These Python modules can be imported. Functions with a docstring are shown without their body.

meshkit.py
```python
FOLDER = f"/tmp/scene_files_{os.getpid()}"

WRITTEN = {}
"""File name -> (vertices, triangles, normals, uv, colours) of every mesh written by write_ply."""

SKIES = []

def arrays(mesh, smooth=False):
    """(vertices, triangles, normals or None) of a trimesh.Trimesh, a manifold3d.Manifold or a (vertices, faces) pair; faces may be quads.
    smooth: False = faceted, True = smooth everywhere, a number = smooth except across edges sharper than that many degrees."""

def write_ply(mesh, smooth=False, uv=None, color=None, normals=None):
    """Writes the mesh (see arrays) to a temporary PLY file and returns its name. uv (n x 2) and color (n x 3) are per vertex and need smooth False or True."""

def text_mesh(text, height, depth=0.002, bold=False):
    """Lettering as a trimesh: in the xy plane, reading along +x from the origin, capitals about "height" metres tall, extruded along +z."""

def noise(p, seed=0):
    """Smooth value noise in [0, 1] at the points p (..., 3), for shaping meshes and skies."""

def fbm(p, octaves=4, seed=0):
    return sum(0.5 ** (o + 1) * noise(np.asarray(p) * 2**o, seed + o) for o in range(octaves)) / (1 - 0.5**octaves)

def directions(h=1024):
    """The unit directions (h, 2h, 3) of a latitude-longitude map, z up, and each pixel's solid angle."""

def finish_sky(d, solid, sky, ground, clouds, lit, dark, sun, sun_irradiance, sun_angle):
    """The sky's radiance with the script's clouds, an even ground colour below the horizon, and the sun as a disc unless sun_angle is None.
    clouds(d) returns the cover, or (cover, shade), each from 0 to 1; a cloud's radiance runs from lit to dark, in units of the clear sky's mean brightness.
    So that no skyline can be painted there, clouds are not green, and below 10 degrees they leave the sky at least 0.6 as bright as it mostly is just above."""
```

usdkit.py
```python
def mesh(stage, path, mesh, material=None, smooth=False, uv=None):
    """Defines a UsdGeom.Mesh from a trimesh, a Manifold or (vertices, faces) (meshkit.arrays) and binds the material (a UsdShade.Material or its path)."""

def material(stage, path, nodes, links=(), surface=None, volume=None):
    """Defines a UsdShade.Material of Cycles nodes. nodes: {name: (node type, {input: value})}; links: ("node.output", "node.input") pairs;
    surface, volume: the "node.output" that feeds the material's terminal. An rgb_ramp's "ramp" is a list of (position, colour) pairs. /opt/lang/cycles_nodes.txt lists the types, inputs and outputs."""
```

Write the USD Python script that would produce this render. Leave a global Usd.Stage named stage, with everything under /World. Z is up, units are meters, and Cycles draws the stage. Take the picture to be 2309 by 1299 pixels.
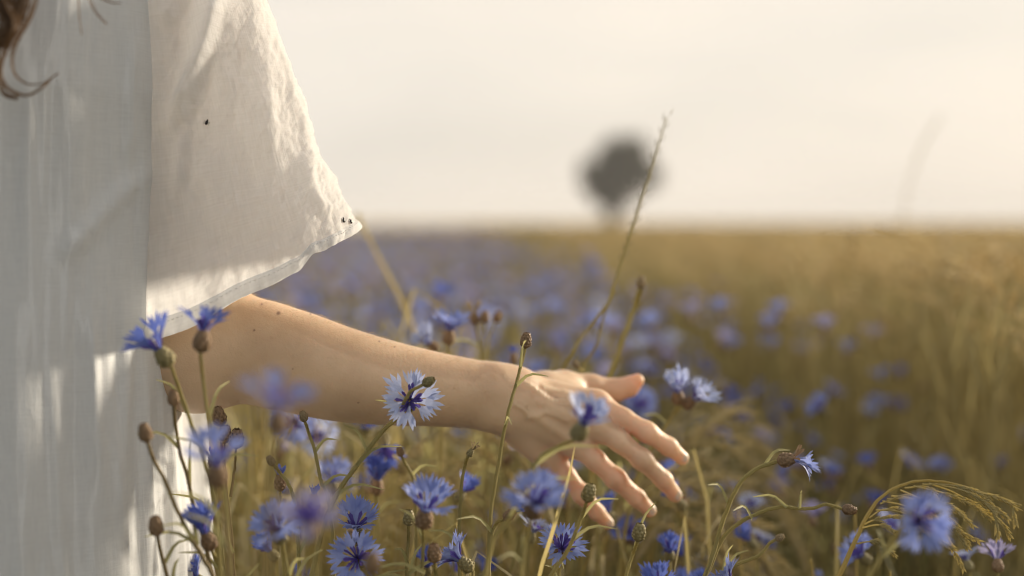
import math
import numpy as np
import trimesh
import usdkit
from meshkit import noise, fbm
from pxr import Usd, UsdGeom, UsdLux, UsdShade, Gf, Sdf, Vt

# ------------------------------------------------------------------ stage, camera, sky, sun
stage = Usd.Stage.CreateInMemory()
UsdGeom.SetStageUpAxis(stage, UsdGeom.Tokens.z)
UsdGeom.SetStageMetersPerUnit(stage, 1.0)
UsdGeom.Xform.Define(stage, '/World')
UsdGeom.Scope.Define(stage, '/World/Looks')

CAM = np.array([0.0, 0.0, 1.10])
PITCH = math.radians(2.66)
FPX, CX, CY = 3207.0, 1154.5, 649.5          # focal length and centre, in pixels of the photograph
EXPOSURE = 0.64
FOCUS = 1.125

cam = UsdGeom.Camera.Define(stage, '/World/camera')
cam.AddTranslateOp().Set(Gf.Vec3d(*CAM))
cam.AddRotateXOp().Set(90 - math.degrees(PITCH))
cam.CreateHorizontalApertureAttr(36.0)
cam.CreateVerticalApertureAttr(36.0 * 576 / 1024)
cam.CreateFocalLengthAttr(50.0)
cam.CreateFStopAttr(2.0)
cam.CreateFocusDistanceAttr(FOCUS)
cam.CreateClippingRangeAttr(Gf.Vec2f(0.05, 20000.0))
cam.CreateExposureAttr(EXPOSURE)

SUN_AZ, SUN_EL = math.radians(56), math.radians(15)      # azimuth from the view direction towards the right
S = np.array([math.sin(SUN_AZ) * math.cos(SUN_EL), math.cos(SUN_AZ) * math.cos(SUN_EL), math.sin(SUN_EL)])

usdkit.material(stage, '/World/Looks/sky_air', {
    'sky': ('sky_texture', {'sky_type': 'single_scattering', 'sun_disc': False, 'sun_elevation': SUN_EL, 'sun_rotation': math.atan2(S[0], S[1]),
                            'air_density': 1.2, 'aerosol_density': 2.5, 'ozone_density': 1.0}),
    'tc': ('texture_coordinate', {}),
    'mp': ('mapping', {'scale': (1.2, 1.2, 5.0)}),
    'ns': ('noise_texture', {'scale': 2.2, 'detail': 4, 'roughness': 0.5}),
    'rp': ('rgb_ramp', {'ramp': [(0.3, (0.84, 0.84, 0.84)), (0.7, (1.0, 1.0, 1.0))]}),
    'sx': ('separate_xyz', {}), 'el': ('map_range', {'from_min': 0.1, 'from_max': 0.75, 'to_min': 0.97, 'to_max': 0.55, 'clamp': True}),
    'fa': ('math', {'math_type': 'multiply'}),
    'dt': ('vector_math', {'math_type': 'dot_product', 'vector2': tuple(float(q) for q in S)}),
    'gl': ('map_range', {'from_min': -0.7, 'from_max': 0.55, 'to_min': 0.0, 'to_max': 1.0, 'clamp': True}),
    'cc': ('mix', {'mix_type': 'mix', 'color1': (6.4, 6.9, 7.4), 'color2': (10.5, 9.55, 8.4)}),
    'r2': ('rgb_ramp', {'ramp': [(0.28, (0.86, 0.88, 0.91)), (0.5, (0.97, 0.97, 0.97)), (0.72, (1.04, 1.02, 0.99))]}),
    'cm': ('mix', {'mix_type': 'multiply', 'fac': 1.0}),
    'cl': ('mix', {'mix_type': 'mix'}),
    'bg': ('background_shader', {'strength': 0.064}),
}, [('tc.generated', 'mp.vector'), ('mp.vector', 'ns.vector'), ('ns.fac', 'rp.fac'), ('tc.generated', 'sx.vector'), ('sx.z', 'el.value'), ('el.result', 'fa.value1'), ('rp.color', 'fa.value2'), ('fa.value', 'cl.fac'), ('tc.generated', 'dt.vector1'), ('dt.value', 'gl.value'), ('gl.result', 'cc.fac'), ('cc.color', 'cm.color1'), ('ns.fac', 'r2.fac'), ('r2.color', 'cm.color2'), ('cm.color', 'cl.color2'), ('sky.color', 'cl.color1'), ('cl.color', 'bg.color')], surface='bg.background')
dome = UsdLux.DomeLight.Define(stage, '/World/sky')
UsdShade.MaterialBindingAPI.Apply(dome.GetPrim()).Bind(UsdShade.Material.Get(stage, '/World/Looks/sky_air'))
dome.GetPrim().SetCustomDataByKey('kind', 'structure')
dome.GetPrim().SetCustomDataByKey('label', 'pale cream evening sky with thin veiled cloud')
dome.GetPrim().SetCustomDataByKey('category', 'sky')

sun = UsdLux.DistantLight.Define(stage, '/World/sun')
sun.CreateNormalizeAttr(True)
sun.CreateIntensityAttr(1.12)
sun.CreateAngleAttr(6.0)
sun.CreateColorAttr(Gf.Vec3f(1.0, 0.87, 0.69))
_z = S; _x = np.cross([0, 0, 1.0], _z); _x /= np.linalg.norm(_x); _y = np.cross(_z, _x)
sun.AddTransformOp().Set(Gf.Matrix4d(*_x, 0, *_y, 0, *_z, 0, 0, 0, 10, 1))

# ------------------------------------------------------------------ helpers
_used = {}


def numbered(path):
    n = _used.get(path, -1) + 1
    _used[path] = n
    return path if n == 0 else f'{path}_{n:03d}'


def tag(prim, label=None, cat=None, group=None, kind=None):
    for k, v in (('label', label), ('category', cat), ('group', group), ('kind', kind)):
        if v:
            prim.SetCustomDataByKey(k, v)
    return prim


def obj(name, mesh, mat, parent='/World', smooth=False, uv=None):
    parent = parent if isinstance(parent, str) else str(parent.GetPath())
    return usdkit.mesh(stage, numbered(f'{parent}/{name}'), mesh, f'/World/Looks/{mat}', smooth=smooth, uv=uv).GetPrim()


def thing(name, loc=(0, 0, 0), label=None, cat=None, group=None, kind=None, rz=0, scale=None):
    x = UsdGeom.Xform.Define(stage, numbered(f'/World/{name}'))
    x.AddTranslateOp().Set(Gf.Vec3d(*map(float, loc)))
    if rz:
        x.AddRotateZOp().Set(math.degrees(rz))
    if scale:
        x.AddScaleOp().Set(Gf.Vec3f(scale, scale, scale))
    return tag(x.GetPrim(), label, cat, group, kind)


def at(px, py, d):
    """A point of the place, from its position in the photograph and its distance along the view."""
    x, y = (px - CX) / FPX, (CY - py) / FPX
    f = np.array([0, math.cos(PITCH), -math.sin(PITCH)]); u = np.array([0, math.sin(PITCH), math.cos(PITCH)])
    return CAM + d * (f + x * np.array([1.0, 0, 0]) + y * u)


def to_px(p):
    p = np.asarray(p, float) - CAM
    f = np.array([0, math.cos(PITCH), -math.sin(PITCH)]); u = np.array([0, math.sin(PITCH), math.cos(PITCH)])
    d = p @ f
    return CX + FPX * p[..., 0] / d, CY - FPX * (p @ u) / d, d


def unit(v):
    v = np.asarray(v, float)
    return v / max(np.linalg.norm(v), 1e-12)


def frame(axis, twist=0.0):
    z = unit(axis)
    x = np.cross(z, [0, 0, 1.0] if abs(z[2]) < 0.9 else [1.0, 0, 0]); x = unit(x)
    y = np.cross(z, x)
    c, s = math.cos(twist), math.sin(twist)
    return np.stack([c * x + s * y, -s * x + c * y, z])     # rows


def smooth_path(pts, n):
    pts = np.asarray(pts, float)
    if len(pts) == 2:
        return pts[0] + np.linspace(0, 1, n)[:, None] * (pts[1] - pts[0])
    L = np.concatenate([[0], np.cumsum(np.maximum(np.linalg.norm(np.diff(pts, axis=0), axis=1), 1e-9))])
    sl = np.diff(pts, axis=0) / np.diff(L)[:, None]
    m = np.vstack([sl[:1], (pts[2:] - pts[:-2]) / (L[2:] - L[:-2])[:, None], sl[-1:]])
    seg = np.linspace(0, len(pts) - 1 - 1e-9, n)
    i = seg.astype(int); t = (seg - i)[:, None]; h = np.diff(L)[i][:, None]
    return pts[i] * (1 + 2 * t) * (1 - t) ** 2 + m[i] * h * t * (1 - t) ** 2 + pts[i + 1] * t * t * (3 - 2 * t) + m[i + 1] * h * t * t * (t - 1)


class MB:
    """Collects vertices and triangles of one mesh."""
    def __init__(self):
        self.v, self.f, self.n = [], [], 0

    def add(self, v, f):
        v = np.asarray(v, float).reshape(-1, 3); f = np.asarray(f, int).reshape(-1, 3)
        self.v.append(v); self.f.append(f + self.n); self.n += len(v)
        return self

    def tube(self, pts, rad, sides=6, cap=True):
        p = np.asarray(pts, float); rad = np.broadcast_to(rad, (len(p),))
        t = np.gradient(p, axis=0); t /= np.linalg.norm(t, axis=1, keepdims=True) + 1e-12
        a = np.zeros_like(p)
        a[0] = unit(np.cross(t[0], [0.3, 1, 0.1] if abs(t[0][1]) < 0.9 else [1, 0, 0]))
        for k in range(1, len(p)):
            a[k] = unit(a[k - 1] - t[k] * (a[k - 1] @ t[k]))
        b = np.cross(t, a)
        ang = np.arange(sides) * 2 * np.pi / sides
        v = p[:, None] + rad[:, None, None] * (np.cos(ang)[None, :, None] * a[:, None] + np.sin(ang)[None, :, None] * b[:, None])
        i, j = np.meshgrid(np.arange(len(p) - 1), np.arange(sides), indexing='ij')
        q = np.stack([i * sides + j, i * sides + (j + 1) % sides, (i + 1) * sides + (j + 1) % sides, (i + 1) * sides + j], -1).reshape(-1, 4)
        f = np.vstack([q[:, [0, 1, 2]], q[:, [0, 2, 3]]])
        v = v.reshape(-1, 3)
        if cap:
            v = np.vstack([v, p[:1], p[-1:]])
            m = len(v)
            k = np.arange(sides)
            f = np.vstack([f, np.stack([np.full(sides, m - 2), (k + 1) % sides, k], 1), np.stack([np.full(sides, m - 1), (len(p) - 1) * sides + k, (len(p) - 1) * sides + (k + 1) % sides], 1)])
        return self.add(v, f)

    def blade(self, pts, width, up=(0, 0, 1), fold=0.25):
        """A narrow leaf along a path, folded along its midrib; width is a list or a function of 0..1."""
        p = np.asarray(pts, float); n = len(p)
        w = np.asarray([width(x) for x in np.linspace(0, 1, n)]) if callable(width) else np.broadcast_to(width, (n,))
        t = np.gradient(p, axis=0)
        s = np.cross(t, np.asarray(up, float)); s /= np.linalg.norm(s, axis=1, keepdims=True) + 1e-9
        nn = np.cross(s, t); nn /= np.linalg.norm(nn, axis=1, keepdims=True) + 1e-9
        v = np.stack([p - s * w[:, None] + nn * (fold * w)[:, None], p, p + s * w[:, None] + nn * (fold * w)[:, None]], 1).reshape(-1, 3)
        f = []
        for k in range(n - 1):
            for c in (0, 1):
                o = 3 * k + c
                f += [[o, o + 1, o + 4], [o, o + 4, o + 3]]
        return self.add(v, f)

    def mesh(self):
        return np.vstack(self.v), np.vstack(self.f)

    def moved(self, R, o):
        """Vertices as rows of coordinates along the rows of R, moved to o."""
        out = MB(); v, f = self.mesh()
        return out.add(v @ R + o, f)


# ------------------------------------------------------------------ materials
def leafy(name, col, col2, trans=0.35, rough=0.6, scale=60.0, island=0.25):
    """A thin or fibrous plant surface: two tones by noise, a change per piece and per copy, some light passing through."""
    usdkit.material(stage, f'/World/Looks/{name}', {
        'tc': ('texture_coordinate', {}), 'ns': ('noise_texture', {'scale': scale, 'detail': 3}),
        'mx': ('mix', {'mix_type': 'mix', 'color1': col, 'color2': col2}),
        'geo': ('geometry', {}), 'oi': ('object_info', {}),
        'ad': ('math', {'math_type': 'add'}),
        'mr': ('map_range', {'from_min': 0.0, 'from_max': 2.0, 'to_min': 1 - island, 'to_max': 1 + island}),
        'hs': ('hsv', {}),
        'p': ('principled_bsdf', {'roughness': rough, 'specular_ior_level': 0.3}),
        'tr': ('translucent_bsdf', {}), 'm': ('mix_closure', {'fac': trans}),
    }, [('tc.object', 'ns.vector'), ('ns.fac', 'mx.fac'), ('geo.random_per_island', 'ad.value1'), ('oi.random', 'ad.value2'), ('ad.value', 'mr.value'),
        ('mx.color', 'hs.color'), ('mr.result', 'hs.value'), ('hs.color', 'p.base_color'), ('hs.color', 'tr.color'), ('p.BSDF', 'm.closure1'), ('tr.BSDF', 'm.closure2')], surface='m.closure')


leafy('petal_blue', (0.24, 0.3, 0.66), (0.35, 0.42, 0.78), 0.40, 0.5, 120)
leafy('petal_pale', (0.42, 0.5, 0.8), (0.6, 0.65, 0.87), 0.40, 0.5, 120)
leafy('petal_deep', (0.12, 0.17, 0.58), (0.19, 0.26, 0.68), 0.35, 0.5, 120)
leafy('floret_purple', (0.12, 0.09, 0.4), (0.2, 0.14, 0.5), 0.3, 0.5, 200)
leafy('bud_green', (0.27, 0.23, 0.1), (0.42, 0.35, 0.18), 0.10, 0.6, 300)
leafy('bud_brown', (0.26, 0.16, 0.085), (0.4, 0.27, 0.16), 0.10, 0.6, 300)
leafy('bud_straw', (0.32, 0.24, 0.13), (0.46, 0.36, 0.22), 0.25, 0.7, 300)
leafy('stem_green', (0.4, 0.34, 0.13), (0.52, 0.44, 0.19), 0.4, 0.6, 80)
leafy('stem_brown', (0.24, 0.17, 0.07), (0.34, 0.25, 0.11), 0.15, 0.6, 80)
leafy('leaf_green', (0.4, 0.37, 0.16), (0.52, 0.48, 0.22), 0.5, 0.55, 60)
leafy('grass_gold', (0.52, 0.42, 0.16), (0.64, 0.53, 0.24), 0.5, 0.55, 60)
leafy('grass_seed', (0.6, 0.51, 0.29), (0.74, 0.65, 0.4), 0.5, 0.7, 200)
leafy('wheat_ear', (0.7, 0.54, 0.26), (0.8, 0.65, 0.35), 0.45, 0.6, 60, 0.3)
leafy('wheat_stem', (0.47, 0.39, 0.17), (0.6, 0.5, 0.23), 0.38, 0.6, 30, 0.3)
leafy('leaf_dark', (0.10, 0.105, 0.035), (0.18, 0.17, 0.06), 0.3, 0.55, 60)  # greener grass by the wheat, with the wheat's shade painted into its dark tone
leafy('petal_faded', (0.36, 0.34, 0.58), (0.50, 0.47, 0.68), 0.4, 0.5, 120)
leafy('panicle_gold', (0.62, 0.53, 0.25), (0.76, 0.66, 0.35), 0.55, 0.6, 200)
leafy('tree_leaf', (0.045, 0.042, 0.014), (0.078, 0.07, 0.024), 0.2, 0.6, 0.4, 0.4)
leafy('tree_bark', (0.06, 0.045, 0.03), (0.12, 0.09, 0.06), 0.0, 0.9, 3)
leafy('hair_brown', (0.14, 0.08, 0.038), (0.26, 0.155, 0.08), 0.25, 0.4, 40, 0.35)
leafy('hair_fair', (0.55, 0.42, 0.26), (0.62, 0.48, 0.30), 0.4, 0.4, 40, 0.2)

usdkit.material(stage, '/World/Looks/soil', {
    'tc': ('texture_coordinate', {}), 'ns': ('noise_texture', {'scale': 3.0, 'detail': 8}), 'n2': ('noise_texture', {'scale': 60.0, 'detail': 4}),
    'mx': ('rgb_ramp', {'ramp': [(0.3, (0.055, 0.045, 0.022)), (0.55, (0.10, 0.085, 0.035)), (0.75, (0.085, 0.09, 0.03))]}),
    'bp': ('bump', {'strength': 0.8, 'distance': 0.03}), 'p': ('principled_bsdf', {'roughness': 0.95, 'specular_ior_level': 0.1}),
}, [('tc.object', 'ns.vector'), ('tc.object', 'n2.vector'), ('ns.fac', 'mx.fac'), ('mx.color', 'p.base_color'), ('n2.fac', 'bp.height'), ('bp.normal', 'p.normal')], surface='p.BSDF')


def linen(name, col, trans, weave, crease=0.35):
    """Thin washed linen: uneven threads both ways, a dry surface and light through the cloth. The mesh's st runs in metres."""
    usdkit.material(stage, f'/World/Looks/{name}', {
        'tc': ('texture_coordinate', {}),
        'm1': ('mapping', {'scale': (weave, weave * 0.045, 1)}), 'm2': ('mapping', {'scale': (weave * 0.045, weave, 1)}),
        'n1': ('noise_texture', {'scale': 1.0, 'detail': 2, 'roughness': 0.6}), 'n2': ('noise_texture', {'scale': 1.0, 'detail': 2, 'roughness': 0.6}),
        'ad': ('math', {'math_type': 'add'}),
        'n3': ('noise_texture', {'scale': 55.0, 'detail': 4, 'roughness': 0.55}),
        'b1': ('bump', {'strength': 0.30, 'distance': 0.0012}), 'b2': ('bump', {'strength': crease, 'distance': 0.004}),
        'rp': ('rgb_ramp', {'ramp': [(0.25, tuple(0.91 * c for c in col)), (0.75, tuple(min(1.08 * c, 0.92) for c in col))]}),
        'hf': ('math', {'math_type': 'multiply', 'value2': 0.5}),
        'p': ('principled_bsdf', {'roughness': 0.9, 'specular_ior_level': 0.15, 'sheen_weight': 0.15, 'sheen_roughness': 0.5}),
        'tr': ('translucent_bsdf', {}), 'm': ('mix_closure', {'fac': trans}),
    }, [('tc.UV', 'm1.vector'), ('tc.UV', 'm2.vector'), ('m1.vector', 'n1.vector'), ('m2.vector', 'n2.vector'), ('n1.fac', 'ad.value1'), ('n2.fac', 'ad.value2'),
        ('tc.UV', 'n3.vector'), ('n3.fac', 'b2.height'), ('ad.value', 'b1.height'), ('b2.normal', 'b1.normal'), ('b1.normal', 'p.normal'),
        ('ad.value', 'hf.value1'), ('hf.value', 'rp.fac'), ('rp.color', 'p.base_color'), ('rp.color', 'tr.color'), ('p.BSDF', 'm.closure1'), ('tr.BSDF', 'm.closure2')], surface='m.closure')


linen('linen', (0.87, 0.868, 0.855), 0.52, 700)
linen('linen_body', (0.83, 0.85, 0.86), 0.28, 950, 0.2)

usdkit.material(stage, '/World/Looks/skin', {
    'tc': ('texture_coordinate', {}), 'n1': ('noise_texture', {'scale': 18.0, 'detail': 4}), 'n2': ('noise_texture', {'scale': 520.0, 'detail': 3, 'roughness': 0.7}),
    'rp': ('rgb_ramp', {'ramp': [(0.3, (0.45, 0.30, 0.175)), (0.7, (0.585, 0.41, 0.255))]}),
    'at': ('attribute', {'attribute': 'mole'}), 'mx': ('mix', {'mix_type': 'mix', 'color2': (0.12, 0.045, 0.022)}),
    'ar': ('attribute', {'attribute': 'flush'}), 'm2': ('mix', {'mix_type': 'mix', 'color2': (0.60, 0.27, 0.17)}),
    'bp': ('bump', {'strength': 0.45, 'distance': 0.0008}),
    'p': ('principled_bsdf', {'roughness': 0.48, 'specular_ior_level': 0.45, 'subsurface_weight': 0.32, 'subsurface_scale': 0.0045, 'subsurface_radius': (1.0, 0.45, 0.27), 'subsurface_method': 'random_walk', 'sheen_weight': 0.12}),
}, [('tc.object', 'n1.vector'), ('tc.object', 'n2.vector'), ('n1.fac', 'rp.fac'), ('rp.color', 'm2.color1'), ('ar.fac', 'm2.fac'), ('m2.color', 'mx.color1'), ('at.fac', 'mx.fac'), ('mx.color', 'p.base_color'), ('n2.fac', 'bp.height'), ('bp.normal', 'p.normal')], surface='p.BSDF')
usdkit.material(stage, '/World/Looks/nail', {'p': ('principled_bsdf', {'base_color': (0.60, 0.41, 0.30), 'roughness': 0.42, 'subsurface_weight': 0.3, 'subsurface_scale': 0.003, 'specular_ior_level': 0.3})}, surface='p.BSDF')
usdkit.material(stage, '/World/Looks/black_shell', {'p': ('principled_bsdf', {'base_color': (0.012, 0.009, 0.008), 'roughness': 0.3})}, surface='p.BSDF')
usdkit.material(stage, '/World/Looks/bee_fur', {'p': ('principled_bsdf', {'base_color': (0.26, 0.15, 0.06), 'roughness': 0.9, 'sheen_weight': 0.5})}, surface='p.BSDF')
usdkit.material(stage, '/World/Looks/bee_band', {'p': ('principled_bsdf', {'base_color': (0.035, 0.024, 0.014), 'roughness': 0.5})}, surface='p.BSDF')
usdkit.material(stage, '/World/Looks/bee_wing', {'t': ('transparent_bsdf', {}), 'g': ('glossy_bsdf', {'color': (0.8, 0.75, 0.65), 'roughness': 0.2}), 'm': ('mix_closure', {'fac': 0.3})}, [('t.BSDF', 'm.closure1'), ('g.BSDF', 'm.closure2')], surface='m.closure')

# ------------------------------------------------------------------ ground
g = np.concatenate([-np.geomspace(1500, 3, 24), np.linspace(-2, 2, 9), np.geomspace(3, 1500, 24)])
X, Y = np.meshgrid(g, g, indexing='ij')
Zg = 0.02 * (fbm(np.stack([X * 0.7, Y * 0.7, 0 * X], -1), 3) - 0.5) * (np.hypot(X, Y) < 60)
n = len(g); I, J = np.meshgrid(np.arange(n - 1), np.arange(n - 1), indexing='ij')
Q = np.stack([I * n + J, (I + 1) * n + J, (I + 1) * n + J + 1, I * n + J + 1], -1).reshape(-1, 4)
tag(obj('ground', (np.stack([X, Y, Zg], -1).reshape(-1, 3), Q), 'soil', smooth=True), 'flat dark field soil under the flowers and wheat', 'ground', kind='structure')


def edge_x(y):
    """Where the wheat starts, to the right of the strip of cornflowers."""
    return 0.62 - 0.047 * np.asarray(y, float)


usdkit.material(stage, '/World/Looks/air', {'v': ('principled_volume', {'color': (0.95, 0.93, 0.90), 'density': 0.0008, 'anisotropy': 0.0})}, volume='v.volume')
tag(obj('haze', trimesh.creation.box([3300, 3300, 18.5], transform=trimesh.transformations.translation_matrix([0, 0, 7.75])), 'air'), 'thin warm evening haze over the whole field', 'haze', kind='stuff')


# ------------------------------------------------------------------ the person
def surface_of(val, org, h):
    """The zero surface of a sampled field as a closed triangle mesh (marching tetrahedra)."""
    val = np.where(np.abs(val) < 1e-7, 1e-7, val)
    for k in range(3):
        e = [slice(None)] * 3
        for s in (0, -1):
            e[k] = s
            val[tuple(e)] = np.maximum(val[tuple(e)], 1e-3)
    ny, nz = val.shape[1:]
    ins = val < 0
    c = sum(ins[a:a + val.shape[0] - 1, b:b + ny - 1, d:d + nz - 1].astype(np.int8) for a in (0, 1) for b in (0, 1) for d in (0, 1))
    cell = np.argwhere((c > 0) & (c < 8))
    base = (cell[:, 0] * ny + cell[:, 1]) * nz + cell[:, 2]
    off = lambda q: (q[0] * ny + q[1]) * nz + q[2]
    flat, fin = val.ravel(), ins.ravel()
    ea, eb = [], []
    for perm in ((0, 1, 2), (1, 2, 0), (2, 0, 1), (0, 2, 1), (2, 1, 0), (1, 0, 2)):
        q = [np.zeros(3, int)]
        for k in perm:
            nq = q[-1].copy(); nq[k] = 1; q.append(nq)
        t = np.stack([base + off(x) for x in q], 1)
        if perm in ((0, 2, 1), (2, 1, 0), (1, 0, 2)):
            t = t[:, [0, 2, 1, 3]]
        code = (fin[t] * np.array([1, 2, 4, 8])).sum(1)
        def put(sel, tri):
            m = t[sel]
            ea.append(np.stack([m[:, x] for x, _ in tri], 1)); eb.append(np.stack([m[:, y] for _, y in tri], 1))
        for i, (x, y, z) in ((0, (1, 2, 3)), (1, (0, 3, 2)), (2, (0, 1, 3)), (3, (0, 2, 1))):
            put(code == 1 << i, [(i, x), (i, y), (i, z)])
            put(code == 15 - (1 << i), [(i, x), (i, z), (i, y)])
        for (i, j, k, l) in ((0, 1, 2, 3), (0, 2, 3, 1), (0, 3, 1, 2), (2, 3, 0, 1), (3, 1, 0, 2), (1, 2, 0, 3)):
            cc = code == (1 << i) + (1 << j)
            put(cc, [(i, k), (i, l), (j, l)]); put(cc, [(i, k), (j, l), (j, k)])
    ea, eb = np.vstack(ea), np.vstack(eb)
    lo, hi = np.minimum(ea, eb).astype(np.int64), np.maximum(ea, eb).astype(np.int64)
    key, inv = np.unique((lo * flat.size + hi).ravel(), return_inverse=True)
    lo, hi = key // flat.size, key % flat.size
    t = np.clip(flat[lo] / (flat[lo] - flat[hi]), 0.03, 0.97)[:, None]
    pos = lambda i: np.stack([i // (ny * nz), i // nz % ny, i % nz], 1)
    return org + h * (pos(lo) * (1 - t) + pos(hi) * t), inv.reshape(-1, 3)


def smin(a, b, k):
    hh = np.clip(0.5 + 0.5 * (b - a) / k, 0, 1)
    return b + (a - b) * hh - k * hh * (1 - hh)


def cone(p, a, b, ra, rb, sq=None):
    """Distance to a tapered capsule; sq squeezes it along y (the view direction)."""
    a, b = np.asarray(a, float), np.asarray(b, float)
    q = p - a
    ab = b - a
    if sq:
        q = q * np.array([1, 1 / sq, 1]); ab = ab * np.array([1, 1 / sq, 1])
    t = np.clip(q @ ab / (ab @ ab), 0, 1)
    return np.linalg.norm(q - t[:, None] * ab, axis=1) - (ra + (rb - ra) * t)


def chain(p, pts, rad, k, sq=None):
    d = None
    for i in range(len(pts) - 1):
        c = cone(p, pts[i], pts[i + 1], rad[i], rad[i + 1], sq)
        d = c if d is None else smin(d, c, k)
    return d


def px_chain(spec):
    return [at(x, y, d) for x, y, d, r in spec], [r for x, y, d, r in spec]


SHOULDER = np.array([-0.285, 1.180, 1.285])
ELBOW = at(448, 812, 1.165)
FOREARM = [(448, 812, 1.165, 0.0405), (545, 790, 1.166, 0.0435), (650, 812, 1.170, 0.0425), (760, 842, 1.178, 0.0395), (870, 863, 1.190, 0.0355), (980, 878, 1.203, 0.0315), (1075, 890, 1.215, 0.0290), (1150, 905, 1.226, 0.0272)]
FINGERS = {
    'index': [(1345, 912, 1.245, .0113), (1405, 944, 1.238, .0098), (1458, 974, 1.236, .0092), (1508, 1007, 1.244, .0085), (1538, 1033, 1.254, .0068)],
    'middle': [(1348, 962, 1.234, .0113), (1400, 997, 1.228, .0100), (1448, 1036, 1.229, .0094), (1496, 1082, 1.237, .0085), (1523, 1117, 1.248, .0069)],
    'ring': [(1298, 1000, 1.236, .0110), (1342, 1037, 1.231, .0097), (1387, 1078, 1.232, .0092), (1435, 1122, 1.240, .0084), (1465, 1151, 1.250, .0067)],
    'little': [(1240, 1030, 1.246, .0104), (1277, 1072, 1.243, .0089), (1312, 1114, 1.246, .0083), (1346, 1155, 1.252, .0075), (1371, 1180, 1.260, .0061)],
}
FINGERS = {k: [(x, y, d, r * (.97 if i == 0 else .895)) for i, (x, y, d, r) in enumerate(v)] for k, v in FINGERS.items()}
THUMB = [(1205, 880, 1.262, .0150), (1270, 872, 1.284, .0135), (1330, 872, 1.298, .0108), (1388, 880, 1.306, .0100), (1418, 872, 1.307, .0088), (1437, 858, 1.305, .0062)]
VEINS = [
    [(1180, 862, 1.206), (1208, 880, 1.204), (1230, 897, 1.203), (1248, 904, 1.204), (1282, 906, 1.207)],
    [(1163, 912, 1.199), (1185, 925, 1.198), (1192, 940, 1.199), (1210, 938, 1.199), (1228, 929, 1.199), (1252, 936, 1.201), (1280, 948, 1.205)],
]


_fp = smooth_path([(x, y, q, r) for x, y, q, r in FOREARM], 60)
FORE_P, FORE_R = [at(*q[:3]) for q in _fp], [q[3] for q in _fp]


def on_skin(px, py, field, near=1.12, far=1.32):
    """The first point of the field's surface along the view through a pixel of the photograph."""
    ds = np.linspace(near, far, 160)
    v = field(np.array([at(px, py, d) for d in ds]))
    k = int(np.argmax(v < 0))
    return at(px, py, ds[k - 1] + (ds[k] - ds[k - 1]) * v[k - 1] / (v[k - 1] - v[k]))


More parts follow.
